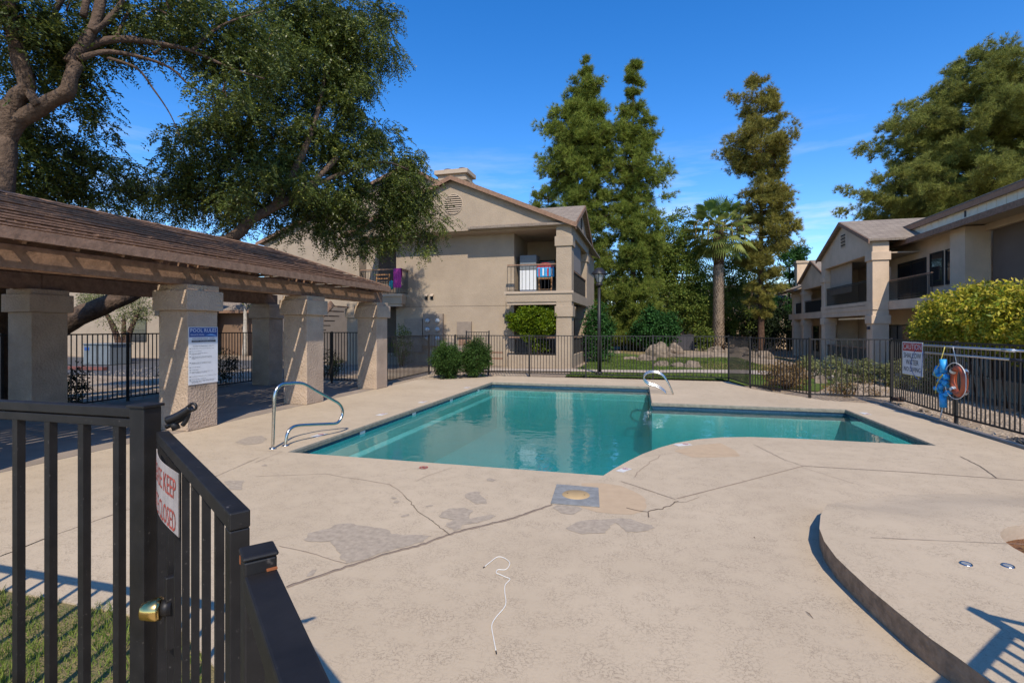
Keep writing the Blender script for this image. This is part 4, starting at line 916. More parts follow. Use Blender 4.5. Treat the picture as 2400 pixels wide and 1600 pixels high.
# round louvred vent
vt = MB().lathe((-9.0, Yf - .012, 7.68), [(.50, .01), (.50, -.012), (.455, -.012), (.455, .01)], 36, 'y').build('vent', M['ltrim'], LB)
MB().lathe((-9.0, Yf - .004, 7.68), [(0, 0), (.46, 0)], 36, 'y').build('vent_back', M['dark'], vt)
for k in range(9):
    z = 7.68 - .40 + k * .10; h = math.sqrt(max(.01, .455 ** 2 - (z - 7.68) ** 2)); mb = MB(); mb.raw([(-9 + sx_ * h, y_, z_) for sx_ in (-1, 1) for y_, z_ in ((Yf - .006, z + .03), (Yf - .045, z - .012), (Yf - .045, z - .028), (Yf - .006, z + .016))], [(0, 1, 5, 4), (1, 2, 6, 5), (2, 3, 7, 6), (0, 3, 2, 1), (4, 5, 6, 7)]); mb.build('louvre', M['ltrim'], vt)
for k in range(6):
    z = 6.85 + k * .1; mb = MB(); mb.box(-3.309, -3.28, 25.6, 26.1, z, z + .035); mb.build('louvre', M['dark'], LB)
# taller rear gable and chimney
MB().prism([(-22.9, -.1), (-14.8, -.1), (-14.8, 6.3), (-9.0, 6.5), (-5.2, 7.4), (-13.2, 10.85), (-22.9, 6.95)], 'y', 26.2, 26.5).build('gable_wall', M['stucco'], LB)
gable_roof(LB, 'y', -13.2, 10.95, -23.3, -6.0, 6.95, 25.95, 36)
ch = MB().box(-11.7, -10.0, 27.0, 28.2, 8.5, 10.55).build('chimney', M['stucco'], LB, .02)
MB().box(-11.80, -9.90, 26.9, 28.3, 10.15, 10.30).build('band', M['stucco'], ch, .02); MB().box(-11.86, -9.84, 26.84, 28.36, 10.55, 10.80).build('cap', M['ltrim'], ch, .02)
for x in (-11.3, -10.4): MB().cyl((x, 27.6, 10.8), .24, .22, 18).build('flue', M['bark_d'], ch)
# service panels, meters, vents on the wall
def wallbox(nm, mt, x0, x1, z0, z1, d=.1, parent=None): return MB().box(x0, x1, Yw - d, Yw - .001, z0, z1).build(nm, M[mt], parent or LB, .008)
wallbox('meter_closet', 'meter', -11.95, -10.95, .55, 2.25, .12); mp_ = wallbox('meter_panel', 'meter', -10.88, -9.82, .9, 2.50, .2)
for x in (-10.62, -10.08):
    for z in (2.15, 1.72, 1.28): MB().lathe((x, Yw - .2, z), [(.12, 0), (.12, -.05), (.10, -.07), (0, -.09)], 18, 'y').build('meter', M['mglass'], mp_)
wallbox('panel_box', 'meter', -9.10, -8.35, 1.35, 2.10, .14); 
MB().box(-9.05, -8.40, Yw - .03, Yw - .002, .95, 1.25).build('wood_plate', M['wood'], LB)
for x in (-10.85, -10.55):
    MB().prism([(Yw - .001, 3.50), (Yw - .14, 3.40), (Yw - .14, 3.37), (Yw - .001, 3.47)], 'x', x, x + .17).build('vent_hood', M['ltrim'], LB); B('vent_opening', 'dark', x + .02, x + .15, Yw - .03, Yw - .002, 3.20, 3.40)
for z in (.35, .62): B('low_board', 'wood', -8.0, -6.45, 22.2, 22.26, z, z + .09)
MB().box(-12.2, -6.5, Yw - .004, Yw - .001, 2.86, 2.875).build('seam', M['crack'], LB)
# stair behind the pavilion
sw = MB().bar((-17.2, 21.6, .9), (-14.9, 21.6, 3.0), .08, .32).build('stair_stringer', M['wood'], LB)
for k in range(9): MB().box(-17.1 + k * .26, -16.75 + k * .26, 21.7, 22.6, .95 + k * .235, 1.0 + k * .235).build('stair_tread', M['wood'], LB)
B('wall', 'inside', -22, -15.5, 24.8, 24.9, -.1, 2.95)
# things on the balconies
fr = thing('fridge', 'refrigerator with its sunlit lower part coloured white, standing on the upper balcony of the left building', 'fridge', (-5.6, 24, 3.4))
MB().box(-6.02, -5.18, 23.75, 24.45, 3.42, 5.30).build('body', M['util'], fr, .02); MB().box(-6.0, -5.2, 23.70, 23.748, 4.6, 5.27).build('freezer_door', M['util'], fr, .012); MB().box(-6.0, -5.2, 23.70, 23.748, 3.5, 4.57).build('main_door', M['fridge_lit'], fr, .012)  # grey above, white below: sunlight on the lower part set as colour
chs = thing('folding_chair', 'wooden folding chair with a red and blue cushion on the upper balcony', 'chair', (-4.8, 23.6, 3.42))
for x in (-5.02, -4.42):
    MB().bar((x, 23.45, 3.42), (x, 23.75, 4.65), .045, .035).build('leg', M['wood_l'], chs); MB().bar((x, 23.85, 3.42), (x, 23.4, 4.15), .045, .035).build('leg', M['wood_l'], chs)
BX('seat', M['wood_l'], chs, -5.0, -4.44, 23.35, 23.8, 4.1, 4.15); MB().box(-5.16, -4.30, 23.62, 23.76, 4.2, 4.68).build('backrest', M['foam_b'], chs, .05)
mb = MB(); N = 10
for k in range(N): a, b = math.pi * k / N, math.pi * (k + 1) / N; mb.raw([(-4.73 + .44 * math.cos(w) * r, 23.69 + e, 4.67 + .22 * math.sin(w) * r) for e in (-.06, .06) for w, r in ((a, .0), (a, 1), (b, 1))], [(0, 1, 2), (5, 4, 3), (1, 4, 5, 2)])
mb.build('cushion_top', M['red'], chs)
for k, (dx, c_) in enumerate(((-.3, 'red'), (-.1, 'white'), (.12, 'red'), (.3, 'white'))): BX('cushion_stripe', M[c_], chs, -4.73 + dx - .035, -4.73 + dx + .035, 23.606, 23.619, 4.25 + .03 * (k % 2), 4.62)
for z in (3.48, 3.6): MB().bar((-5.0, 23.46, z), (-4.44, 23.46, z), .03, .04).build('foot_bar', M['wood_l'], chs)
tw = thing('towel', 'magenta towel hanging over the balcony rail beside the tree', 'towel', (-11.95, 22.7, 4.7)); mb = MB(); N = 14
for i in range(N):
    xa, xb = -12.18 + .42 * i / N, -12.18 + .42 * (i + 1) / N; f = lambda x: .03 * math.sin(x * 48)
    mb.raw([(x, Yf + .05 + f(x) * w, z) for z, w in ((3.78, 1), (4.2, .7), (4.72, .1)) for x in (xa, xb)], [(0, 1, 3, 2), (2, 3, 5, 4)], True); mb.raw([(x, y, z) for y, z in ((Yf + .05, 4.72), (Yf + .12, 4.745), (Yf + .19, 4.72), (Yf + .2, 4.3)) for x in (xa, xb)], [(0, 1, 3, 2), (2, 3, 5, 4), (4, 5, 7, 6)], True)
mb.build('cloth', M['towel'], tw)
lc = thing('balcony_chair', 'slatted wooden chair behind the railing of the shaded left balcony', 'chair', (-13.0, 23.2, 3.42))
for x in (-13.45, -12.75): MB().bar((x, 23.1, 3.42), (x, 23.3, 4.55), .05, .05).build('leg', M['wood_l'], lc)
for z in (3.9, 4.1, 4.3, 4.5): MB().bar((-13.45, 23.2, z), (-12.75, 23.2, z), .03, .06).build('slat', M['wood_l'], lc)
bt = thing('balcony_basket', 'turquoise toy hanging inside the railing next to the magenta towel', 'toy', (-12.4, 22.95, 4.0)); MB().lathe((-12.42, 22.92, 3.95), [(0, -.25), (.10, -.18), (.14, 0), (.11, .18), (.0, .24)], 12).build('body', M['teal'], bt)

# ------------------------------------------------------------ right apartment building
RB = thing('apartment_building', 'two storey beige stucco apartment building along the right side behind the fence', 'building', (12, 25, -.45))
def C(name, mt, *b, bevel=0.0): return BX(name, M[mt], RB, *b, bevel=bevel)
X0 = 10.3; gb_ = -.55
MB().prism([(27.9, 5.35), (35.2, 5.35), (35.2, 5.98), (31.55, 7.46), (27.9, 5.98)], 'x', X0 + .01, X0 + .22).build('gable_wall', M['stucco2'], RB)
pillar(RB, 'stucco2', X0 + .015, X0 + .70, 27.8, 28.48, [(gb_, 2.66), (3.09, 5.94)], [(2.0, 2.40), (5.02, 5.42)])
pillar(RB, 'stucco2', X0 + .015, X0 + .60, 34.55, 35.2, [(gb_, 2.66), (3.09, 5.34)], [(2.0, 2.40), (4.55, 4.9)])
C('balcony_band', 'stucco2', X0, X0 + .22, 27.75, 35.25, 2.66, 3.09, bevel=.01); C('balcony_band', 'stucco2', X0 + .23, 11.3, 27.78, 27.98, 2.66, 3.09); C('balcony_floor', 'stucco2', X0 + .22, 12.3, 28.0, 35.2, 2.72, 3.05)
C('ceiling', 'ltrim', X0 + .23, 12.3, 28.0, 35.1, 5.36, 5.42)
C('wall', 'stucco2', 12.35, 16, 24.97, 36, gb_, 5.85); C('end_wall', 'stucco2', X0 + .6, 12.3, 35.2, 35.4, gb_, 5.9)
C('roll_blind', 'blind', X0 + .30, X0 + .32, 31.2, 34.5, 3.75, 5.33); C('low_screen', 'ltrim', X0 + 1.0, X0 + 1.05, 28.5, 30.6, 4.1, 4.75)
railing(RB, (X0 + .12, 28.49), (X0 + .12, 34.54), 3.09, 4.12, 50, toprail='metal_far'); railing(RB, (11.0, 24.0), (11.0, 27.74), 3.09, 4.02, 34)
C('balcony_floor', 'stucco2', 10.95, 12.34, 23.9, 27.76, 2.66, 3.06)
window(RB, 'x', 12.35, 27.5, 30.1, 3.15, 5.0, mull=(('v', .5), ('h', .33), ('h', .66)), name='sliding_door'); window(RB, 'x', 12.35, 26.1, 27.05, 3.7, 5.1, mull=(('h', .5),)); window(RB, 'x', 12.35, 25.1, 25.8, 3.7, 5.1, mull=(('h', .5), ('v', .5)))
window(RB, 'x', 12.35, 29.0, 31.5, -.3, 1.9, mull=(('v', .5),), name='sliding_door'); window(RB, 'x', 12.35, 32.2, 33.4, .6, 1.9, mull=(('h', .5),)); window(RB, 'x', 12.35, 25.2, 26.9, -.2, 1.9, mull=(('v', .5),), frame='cream', name='sliding_door')
C('awning', 'cream', X0 + .25, X0 + .75, 28.5, 33.0, 2.25, 2.33); C('beam', 'stucco2', X0 + .02, X0 + .22, 28.48, 34.55, 2.42, 2.66)
C('patio_wall', 'stucco2', X0 + .1, X0 + .25, 28.48, 34.55, gb_, .1); railing(RB, (X0 + .15, 28.5), (X0 + .15, 34.5), .1, .8, 40)
gable_roof(RB, 'x', 31.55, 7.52, 27.6, 35.5, 5.92, X0 - .18, 17)
for k in range(8):
    z = 6.2 + k * .09; C('louvre', 'dark' if k % 2 else 'ltrim', X0 - .02, X0 + .009, 31.25, 31.85, z, z + .055)
# near range: upper cream siding, pent roof, recessed walls (its roof stands back from the gabled block)
K = 1.2
def KX(x): return K * x
def KZ(z): return CH + K * (z - CH)
def CK(name, mt, x0, x1, y0, y1, z0, z1, parent=None): return BX(name, M[mt], parent or RB, K * x0, K * x1, K * y0, K * y1, KZ(z0), KZ(z1))
def PK_(pts, y0, y1, nm, mt): MB().prism([(K * x, KZ(z)) for x, z in pts], 'y', K * y0, K * y1).build(nm, M[mt], RB)
o = CK('clerestory_wall', 'cream', X0 + .12, X0 + .3, 3.0, 25.0, 5.42, 5.80)
for k in range(48): CK('siding_board', 'cream', X0 + .085, X0 + .119, 25.0 - (k + 1) * .46 + .012, 25.0 - k * .46 - .012, 5.47, 5.80, o)
CK('conduit', 'util_d', X0 + .06, X0 + .084, 20.55, 20.63, 5.55, 5.76)
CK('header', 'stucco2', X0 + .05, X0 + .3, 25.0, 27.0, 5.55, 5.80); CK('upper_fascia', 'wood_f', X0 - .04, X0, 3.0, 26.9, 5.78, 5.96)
PK_([(X0 - .05, 5.965), (X0 - .05, 6.01), (15.0, 7.75), (15.0, 7.65), (X0 - .0, 5.955)], 3.0, 27.0, 'roof', 'shingle')
PK_([(X0 + .11, 5.52), (9.70, 5.27), (9.70, 5.23), (X0 + .11, 5.46)], 3.0, 24.98, 'pent_roof', 'shingle')
CK('fascia', 'wood', 9.665, 9.70, 3.0, 25.0, 5.06, 5.26); CK('soffit', 'ltrim', 9.705, 11.5, 3.0, 24.98, 5.17, 5.20)
CK('beam', 'stucco2', 10.60, 10.75, 3.0, 24.9, 4.95, 5.165)
C('wall_pier', 'stucco2', 12.05, 12.9, 23.93, 24.97, gb_, 5.8); C('wall', 'wall_shade', 12.95, 16, 3.0, 23.93, gb_, 5.8)
C('patio_wall', 'stucco2', 10.60, 10.75, 8.0, 27.7, gb_, .14); railing(RB, (10.68, 8.0), (10.68, 22.5), .14, .98, 120)
# far wing
C('wall', 'stucco2', 13.0, 16, 36, 52, gb_, 5.3)
MB().prism([(38.6, 4.75), (44.4, 4.75), (44.4, 5.3), (41.5, 6.6), (38.6, 5.3)], 'x', 11.6, 11.8).build('gable_wall', M['stucco2'], RB); gable_roof(RB, 'x', 41.5, 6.66, 38.3, 44.8, 5.25, 11.45, 16)
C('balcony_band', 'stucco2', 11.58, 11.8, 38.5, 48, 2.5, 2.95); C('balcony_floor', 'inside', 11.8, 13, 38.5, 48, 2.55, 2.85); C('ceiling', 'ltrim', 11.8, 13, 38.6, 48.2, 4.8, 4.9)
for y in (38.6, 43.8, 46.5): pillar(RB, 'stucco2', 11.6, 12.15, y, y + .55, [(gb_, 2.5), (2.95, 4.78)], [(2.0, 2.3), (4.35, 4.6)])
railing(RB, (11.7, 39.2), (11.7, 43.8), 2.95, 3.85, 30); C('privacy_panel', 'dark', 11.75, 11.78, 39.2, 43.8, 2.95, 3.8); C('privacy_panel', 'dark', 11.75, 11.78, 44.4, 46.5, 2.95, 3.8)
window(RB, 'x', 13.0, 40, 42.5, 3.0, 4.6, mull=(('v', .5),)); window(RB, 'x', 13.0, 40, 42.5, 0, 1.9, mull=(('v', .5),)); window(RB, 'x', 13.0, 45, 46.2, 0, 1.9)
MB().prism([(11.2, 4.8), (11.2, 4.9), (16, 6.9), (16, 6.8)], 'y', 44.7, 50.5).build('roof', M['shingle'], RB); C('fascia', 'wood', 11.16, 11.2, 44.7, 50.5, 4.7, 4.92)
c0 = at(1887, 640, 50); MB().box(c0.x - .72, c0.x + .72, c0.y, c0.y + 1, 4.8, 8.2).build('chimney', M['stucco2'], RB, .02)
MB().box(c0.x - .82, c0.x + .82, c0.y - .1, c0.y + 1.1, 8.2, 8.45).build('chimney_cap', M['ltrim'], RB, .02)

wl_ = MB().box(X0 - .09, X0 + .014, 28.05, 28.2, 1.72, 1.86).build('wall_light', M['util_d'], RB, .01)
for z in (2.9,): MB().box(X0 - .012, X0 - .001, 28.6, 34.5, z - .008, z + .008).build('control_joint', M['crack'], RB)
# ------------------------------------------------------------ far buildings
gr = thing('garage_building', 'low brown stucco garage block with shingle roof seen through the pavilion', 'building', (-30, 28, 0))
BX('wall', M['stucco_brown'], gr, -44, -21.5, 28.0, 36, -.1, 2.9)
MB().prism([(27.4, 2.95), (32, 4.9), (36.6, 2.95), (36.6, 2.85), (32, 4.8), (27.4, 2.85)], 'x', -44.3, -21.2).build('roof', M['shingle'], gr); MB().box(-44.3, -21.2, 27.34, 27.395, 2.78, 2.97).build('fascia', M['wood'], gr)
for x in (-26.5, -31, -35.5): MB().box(x, x + 2.6, 27.96, 27.999, 0, 2.2).build('garage_door', M['stucco_brown'], gr)
lh = thing('apartment_building', 'sunlit beige stucco building far left behind the pavilion fence', 'building', (-33, 25, 0))
MB().prism([(-46, -.1), (-27.5, -.1), (-27.5, 4.4), (-36, 7.6), (-46, 4.2)], 'y', 24.6, 26.9).build('wall', M['stucco'], lh); gable_roof(lh, 'y', -36, 7.7, -46.5, -27.0, 4.3, 24.3, 27.2)
window(lh, 'y', 24.6, -31.5, -30.3, 1.0, 2.3, mull=(('h', .5),))
bb = thing('distant_building', 'shaded beige building glimpsed between the trunks behind the palm', 'building', (6, 62, 0))
BX('wall', M['stucco2'], bb, 2, 26, 62, 70, -.5, 5.2); MB().prism([(61.3, 5.1), (66, 7), (70.7, 5.1), (70.7, 5.0), (66, 6.9), (61.3, 5.0)], 'x', 1.5, 26.5).build('roof', M['shingle'], bb)
for x in (4, 8, 12, 16, 20): window(bb, 'y', 62, x, x + 1.2, .6, 2.1); window(bb, 'y', 62, x, x + 1.2, 3.3, 4.6)
tb = thing('utility_cabinet', 'grey metal utility cabinet on the ground behind the pavilion fence', 'utility box', (-25.9, 19, 0)); MB().box(-26.9, -25.2, 18.6, 19.7, 0, .98).build('cabinet', M['util'], tb, .02); MB().box(-26.95, -25.15, 18.55, 19.75, .98, 1.03).build('lid', M['util'], tb, .01)
MB().box(-26.04, -26.02, 18.585, 18.599, .05, .95).build('door_seam', M['dark'], tb); BX('label_plate', M['blue'], tb, -26.8, -26.5, 18.585, 18.599, .7, .85)
kb = BX('red_kerb', mat('faded_kerb_paint', (.20, .075, .06), .9, var=.3, scale=6), None, -24.8, -22.3, 16.2, 16.36, 0, .13); tag(kb, 'low faded red kerb beyond the pavilion back fence', 'kerb')
u0 = at(1604, 822, 41); ub = thing('utility_cabinet', 'dark grey utility box on the lawn beyond the far fence, near the ivy mound', 'utility box', (u0.x, u0.y, 0)); MB().box(u0.x - .8, u0.x + .8, u0.y, u0.y + .7, 0, 1.22).build('cabinet', M['util_d'], ub, .02)
MB().box(u0.x - .83, u0.x + .83, u0.y - .03, u0.y + .73, 1.22, 1.27).build('lid', M['util_d'], ub); 
for x in (-.27, .27): BX('door_seam', M['dark'], ub, u0.x + x, u0.x + x + .015, u0.y - .006, u0.y - .001, .08, 1.15)

# lamp posts
def lamp(x, y, h, label, sc=1.0):
    t = thing('lamp_post', label, 'lamp post', (x, y, 0), 'lamp posts on the lawn')
    MB().cyl((x, y, 0), .13, .10, 14).build('base', M['metal_far'], t); MB().tube([(x, y, .1), (x, y, h - .75)], [.075, .055], 12).build('pole', M['metal_far'], t)
    MB().lathe((x, y, h - .75), [(.05, 0), (.13, .02), (.13, .10), (.09, .12), (.06, .15)], 12).build('collar', M['metal_far'], t)
    MB().lathe((x, y, h - .60), [(.10, 0), (.20, .30)], 4).build('glass', M['mglass'], t)
    for k in range(4): a = k * math.pi / 2; MB().tube([(x + .105 * math.cos(a), y + .105 * math.sin(a), h - .60), (x + .215 * math.cos(a), y + .215 * math.sin(a), h - .28)], .012, 6).build('frame_bar', M['metal_far'], t)
    MB().lathe((x, y, h - .29), [(.30, 0), (.30, .03), (.20, .14), (.12, .24), (0, .26)], 4).build('hood', M['metal_far'], t)
lamp(-1.84, 19.75, 4.15, 'dark lamp post standing right behind the far fence beside the left building')
lamp(-.62, 46.0, 4.5, 'distant dark lamp post in front of the pines')

# ------------------------------------------------------------ rocks
def rock(u, v, w, h, seed, label, zg=None, d=None, dep=.8):
    p = G(u, v) if d is None else at(u, v, d); d_ = -sn * p.x + cs * p.y; W_ = w * d_ / F / 2; H_ = h * d_ / F * .8
    z = gz(p.x, p.y)
    bm = bmesh.new(); bmesh.ops.create_icosphere(bm, subdivisions=4, radius=1)
    o = Vector((seed * 7.3, seed * 3.1, seed))
    for vv in bm.verts:
        n = vv.co.normalized(); k = 1 + .38 * noise.noise(n * 1.1 + o) + .18 * noise.noise(n * 2.6 + o) + .06 * noise.noise(n * 7 + o)
        c = n * k; c.x = round(c.x * 5) / 5 * .25 + c.x * .75; c.z = round(c.z * 5) / 5 * .2 + c.z * .8
        vv.co = Vector((c.x * W_, c.y * W_ * dep, max(-.15, c.z) * H_ * .95))
    me = bpy.data.meshes.new('boulder'); bm.to_mesh(me); bm.free()
    for q in me.polygons: q.use_smooth = False
    o = add('boulder', me, M['rock'], None, (p.x, p.y + W_ * dep * .4, z)); o.rotation_euler = (0, 0, PSI + seed)
    o.rotation_euler = (0, 0, PSI); return tag(o, label, 'boulder', 'boulders around the lawn')
RK = [(1545,838,62,42,'tall peaked boulder behind the centre fence post'), (1582,828,45,28,'boulder leaning against the tall peaked one, left of the dark box'), (1513,845,45,18,'brown flat boulder at the left of the pond'), (1478,842,36,10,'low flat boulder on the lawn edge left of the pond'),
 (1550,858,40,17,'rounded boulder in front of the pond, left one of the pair'), (1590,860,36,14,'rounded boulder in front of the pond, darker right one'), (1624,862,38,20,'jagged pale boulder at the right end of the pond'), (1600,838,60,10,'long low rock ledge behind the pond'), (1650,838,50,9,'low pale rock ledge right of the pond'),
 (1680,824,40,17,'grey boulder at the foot of the palm'), (1738,828,50,20,'boulder behind the slanting fence, left of the pine trunk'), (1760,835,44,16,'darker boulder in the shade by the pine trunk'), (1792,838,45,19,'white sunlit boulder at the foot of the right pine'), (1446,828,20,9,'small square pale stone on the left lawn'), (1403,828,42,32,'boulder beside the lamp post and the building'),
 (1845,902,60,58,'big angular boulder next to the dry bush'), (1880,888,34,30,'boulder leaning behind the big angular one'), (1925,898,30,26,'dark stone leaning against the fence by the post'), (1815,903,30,18,'pale stone under the dry bush')]
for i, (u, v, w, h, lb) in enumerate(RK): rock(u, v, w, h, i + 1, lb)
for (u, v, w, h, lb) in [(2345, 1030, 60, 10, 'low rough stone under the right fence, left one'), (2385, 1046, 50, 9, 'low rough stone under the right fence at the frame edge'), (2130, 958, 30, 4, 'flat pale stone beside the corner fence post')]:
    p = G(u, v); o = rock(u, v, w, h, 31 + u % 7, lb); o.location.x += .35; o.location.z = -.02
# pond
sheet('pond_water', [(.2, 26.9), (.9, 25.8), (2.2, 26.2), (3.2, 28.2), (2.4, 30.3), (.6, 30.2), (-.3, 28.6)], mat('pond', (.03, .035, .022), .05, spec=.8), .034)
tag(rock(1067, 884, 26, 8, 77, 'x'), 'small grey stone at the foot of the oleander bushes', 'boulder')
# gravel stones on the slope beyond the right fence and beside the left fence
def gravel(name, n, fx, fy, size):
    P = np.column_stack([RNG.uniform(*fx, n), RNG.uniform(*fy, n)]); 
    z = np.array([gz(x, y) for x, y in P]); s = RNG.uniform(.4, 1, n) ** 2 * size
    base = np.array([(1, 0, 0), (-.5, .87, 0), (-.5, -.87, 0), (0, 0, .9)]); T = []
    a = RNG.uniform(0, 6.28, n); ca, sa = np.cos(a), np.sin(a); Vs = []
    for b in base: Vs.append(np.column_stack([P[:, 0] + (b[0] * ca - b[1] * sa) * s, P[:, 1] + (b[0] * sa + b[1] * ca) * s * .8, z + b[2] * s - .004]))
    for (i, j, k) in ((0, 1, 3), (1, 2, 3), (2, 0, 3)): T.append(np.stack([Vs[i], Vs[j], Vs[k]], 1))
    return np_mesh(name, np.concatenate(T), 3, M['gravel_s'], kind='stuff')
gravel('gravel', 9000, (5.6, 10.4), (6, 27), .045); gravel('gravel', 4000, (-22, -12.3), (2, 20), .05); gravel('gravel', 1500, (-8, -5), (15.6, 22.4), .04)
BX('concrete_edging', M['ltrim'], None, 5.36, 5.46, 2.0, 13.9, -.1, .025, kind='structure')

# ------------------------------------------------------------ vegetation
def tube_tree(parent, limbs, mt, name='limb', n=9):
    for i, (pts, rad) in enumerate(limbs):
        P = spline([Vector(p) for p in pts], 4); m = len(P); r = [rad[0] + (rad[1] - rad[0]) * (k / (m - 1)) ** .8 for k in range(m)]
        MB().tube(P, r, n, wob=.25).build(name if i else 'trunk', M[mt], parent)
def crown_leaves(C, n_per, rad, Ls, Ws, droop=.2, flat=.4):
    """C: clump centres (m,3), rad (m,)"""
    m = len(C); cc = np.repeat(C, n_per, 0); rr = np.repeat(rad, n_per)[:, None]
    o = unit(RNG.normal(size=(m * n_per, 3))) * RNG.uniform(.1, 1, (m * n_per, 1)) ** .5
    P = cc + o * rr * np.array([1, 1, .75]); D = o + RNG.normal(size=o.shape) * .55 + np.array([0, 0, -droop])
    return leaves_at(P, D, Ls, Ws, flat)
def ellipsoid_clumps(c, r, n, inner=.55, seed=1, lump=.25):
    d = unit(RNG.normal(size=(n, 3))); k = RNG.uniform(inner, 1, (n, 1))
    w = np.array([1 + lump * noise.noise(Vector(tuple(q * 2.0)) + Vector((seed * 5.1, seed, 0))) * 1.6 for q in d])[:, None]
    return np.array(c) + d * k * w * np.array(r)
def bush(label, c, r, n, per, ls, ws, mt, name='bush', cat='bush', group=None, crad=.16, stems=5, inner=.6, droop=.1, kind=None):
    zb = c[2] - r[2]; base = gz(c[0], c[1]); t = thing(name, label, cat, (c[0], c[1], base), group)
    cl = ellipsoid_clumps(c, r, n, inner, len(WL)); cl = cl[cl[:, 2] > base + .06]
    L_ = crown_leaves(cl, per, RNG.uniform(.6, 1.2, len(cl)) * crad, ls, ws, droop)
    np_mesh('foliage', L_.reshape(-1, 3), 4, M[mt], t)
    for k in range(stems):
        a = RNG.uniform(0, 6.28); q = Vector((c[0] + math.cos(a) * r[0] * .55, c[1] + math.sin(a) * r[1] * .55, c[2] + r[2] * .2)); MB().tube([(c[0] + math.cos(a) * .06, c[1] + math.sin(a) * .06, base - .05), ((c[0] + q.x) / 2, (c[1] + q.y) / 2, (base + q.z) / 2), q], [.025, .018, .008], 5).build('stem', M['bark_d'], t)
    return t
bush('round green oleander bush, left of the pair by the far fence', (-6.98, 17.0, .62), (.54, .5, .62), 420, 26, .10, .024, 'leaf_ole', group='oleander bushes', crad=.15)
bush('round green oleander bush, right of the pair by the far fence', (-6.12, 17.55, .66), (.52, .5, .66), 420, 26, .10, .024, 'leaf_ole', group='oleander bushes', crad=.15)
bush('bright yellow green bush filling the ground floor patio opening', (-5.1, 22.95, 2.1), (1.12, .62, .80), 620, 26, .10, .062, 'leaf_citrus', crad=.15, inner=.75)
bush('low bright green sprigs behind the patio railing', (-4.9, 22.95, .95), (.5, .2, .35), 30, 20, .09, .05, 'leaf_citrus', crad=.12)
# golden hedge at the right
hd = thing('hedge', 'tall golden green hedge in front of the right building wall', 'hedge', (9.4, 16, -.4)); cl = []
for (y, zt, rx) in [(20.3, 2.8, .7), (19.3, 3.15, .9), (18.2, 3.25, 1.0), (17.0, 3.1, 1.0), (15.8, 3.1, 1.0), (14.5, 3.0, 1.0), (13.2, 2.85, 1.0), (12, 2.8, 1.0)]:
    cl.append(ellipsoid_clumps((9.45, y, zt - 1.14), (rx, .85, 1.0), 360, .7, int(y * 3)))
cl = np.concatenate(cl); np_mesh('foliage', crown_leaves(cl, 14, RNG.uniform(.6, 1.2, len(cl)) * .17, .125, .060, .15).reshape(-1, 3), 4, M['leaf_hedge'], hd)
for y in np.arange(12, 20.6, .45): MB().tube([(9.5, y, -.45), (9.5 + random.uniform(-.1, .1), y + .1, .6), (9.4 + random.uniform(-.3, .3), y + random.uniform(-.3, .3), 1.9)], [.03, .025, .012], 5).build('stem', M['bark_d'], hd)
# low shrubs beyond the right fence
for i, (x, y, r) in enumerate([(5.6, 20.6, .55), (6.3, 19.9, .6), (7.0, 19.4, .6), (7.7, 18.9, .55), (8.2, 18.2, .5)]):
    bush(['grey green shrub at the far left end of the row below the right building', 'second grey green shrub from the left in the row below the right building', 'middle grey green shrub of the row below the right building', 'fourth grey green shrub, second from the right end of the row', 'grey green shrub at the right end of the row near the pillar'][i], (x, y, .25), (r * .8, r * .6, .5), 110, 26, .085, .03, 'leaf_grey', name='shrub', cat='shrub', group='grey green shrubs', crad=.13)
bush('dry brown bush behind the slanting part of the fence', (3.95, 16.6, .32), (.62, .5, .46), 170, 22, .06, .03, 'leaf_dry', crad=.14, stems=12)
bush('small brown and green plant at the foot of the fence near the corner post', (5.2, 15.2, .12), (.8, .25, .25), 60, 20, .07, .02, 'leaf_dry', name='plant', cat='plant', crad=.12)
bush('green and brown weeds rising behind the fence near the corner post', (5.0, 15.3, .22), (.25, .25, .35), 30, 20, .10, .018, 'leaf_grey', name='plant', cat='plant', crad=.12, droop=-.5)
bush('dark shrub beside the corner of the left building and the lamp post', (-2.6, 27, 1.4), (.75, .8, 1.6), 260, 22, .14, .07, 'leaf_ivy', crad=.3)
bush('ivy covered mound in front of the distant trees', tuple(at(1540, 775, 38)), (1.7, 1.2, 1.5), 380, 30, .17, .13, 'leaf_ivy', name='ivy_mound', cat='ivy', crad=.34)
bush('small bright green shrub right of the dark utility box', tuple(at(1650, 792, 40)), (.6, .5, .9), 90, 24, .15, .08, 'leaf_mid', crad=.28)
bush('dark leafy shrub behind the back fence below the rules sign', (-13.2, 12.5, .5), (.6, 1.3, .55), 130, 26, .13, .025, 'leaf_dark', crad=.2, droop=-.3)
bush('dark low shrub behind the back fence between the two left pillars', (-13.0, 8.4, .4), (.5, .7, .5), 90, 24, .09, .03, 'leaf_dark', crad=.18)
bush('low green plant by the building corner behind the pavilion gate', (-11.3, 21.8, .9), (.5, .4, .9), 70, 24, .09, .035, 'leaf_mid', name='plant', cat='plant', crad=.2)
bush('short dark plant behind the gate at the end of the pavilion', (-11.5, 16.3, .4), (.7, .5, .5), 70, 24, .09, .03, 'leaf_dark', name='plant', cat='plant', crad=.18)

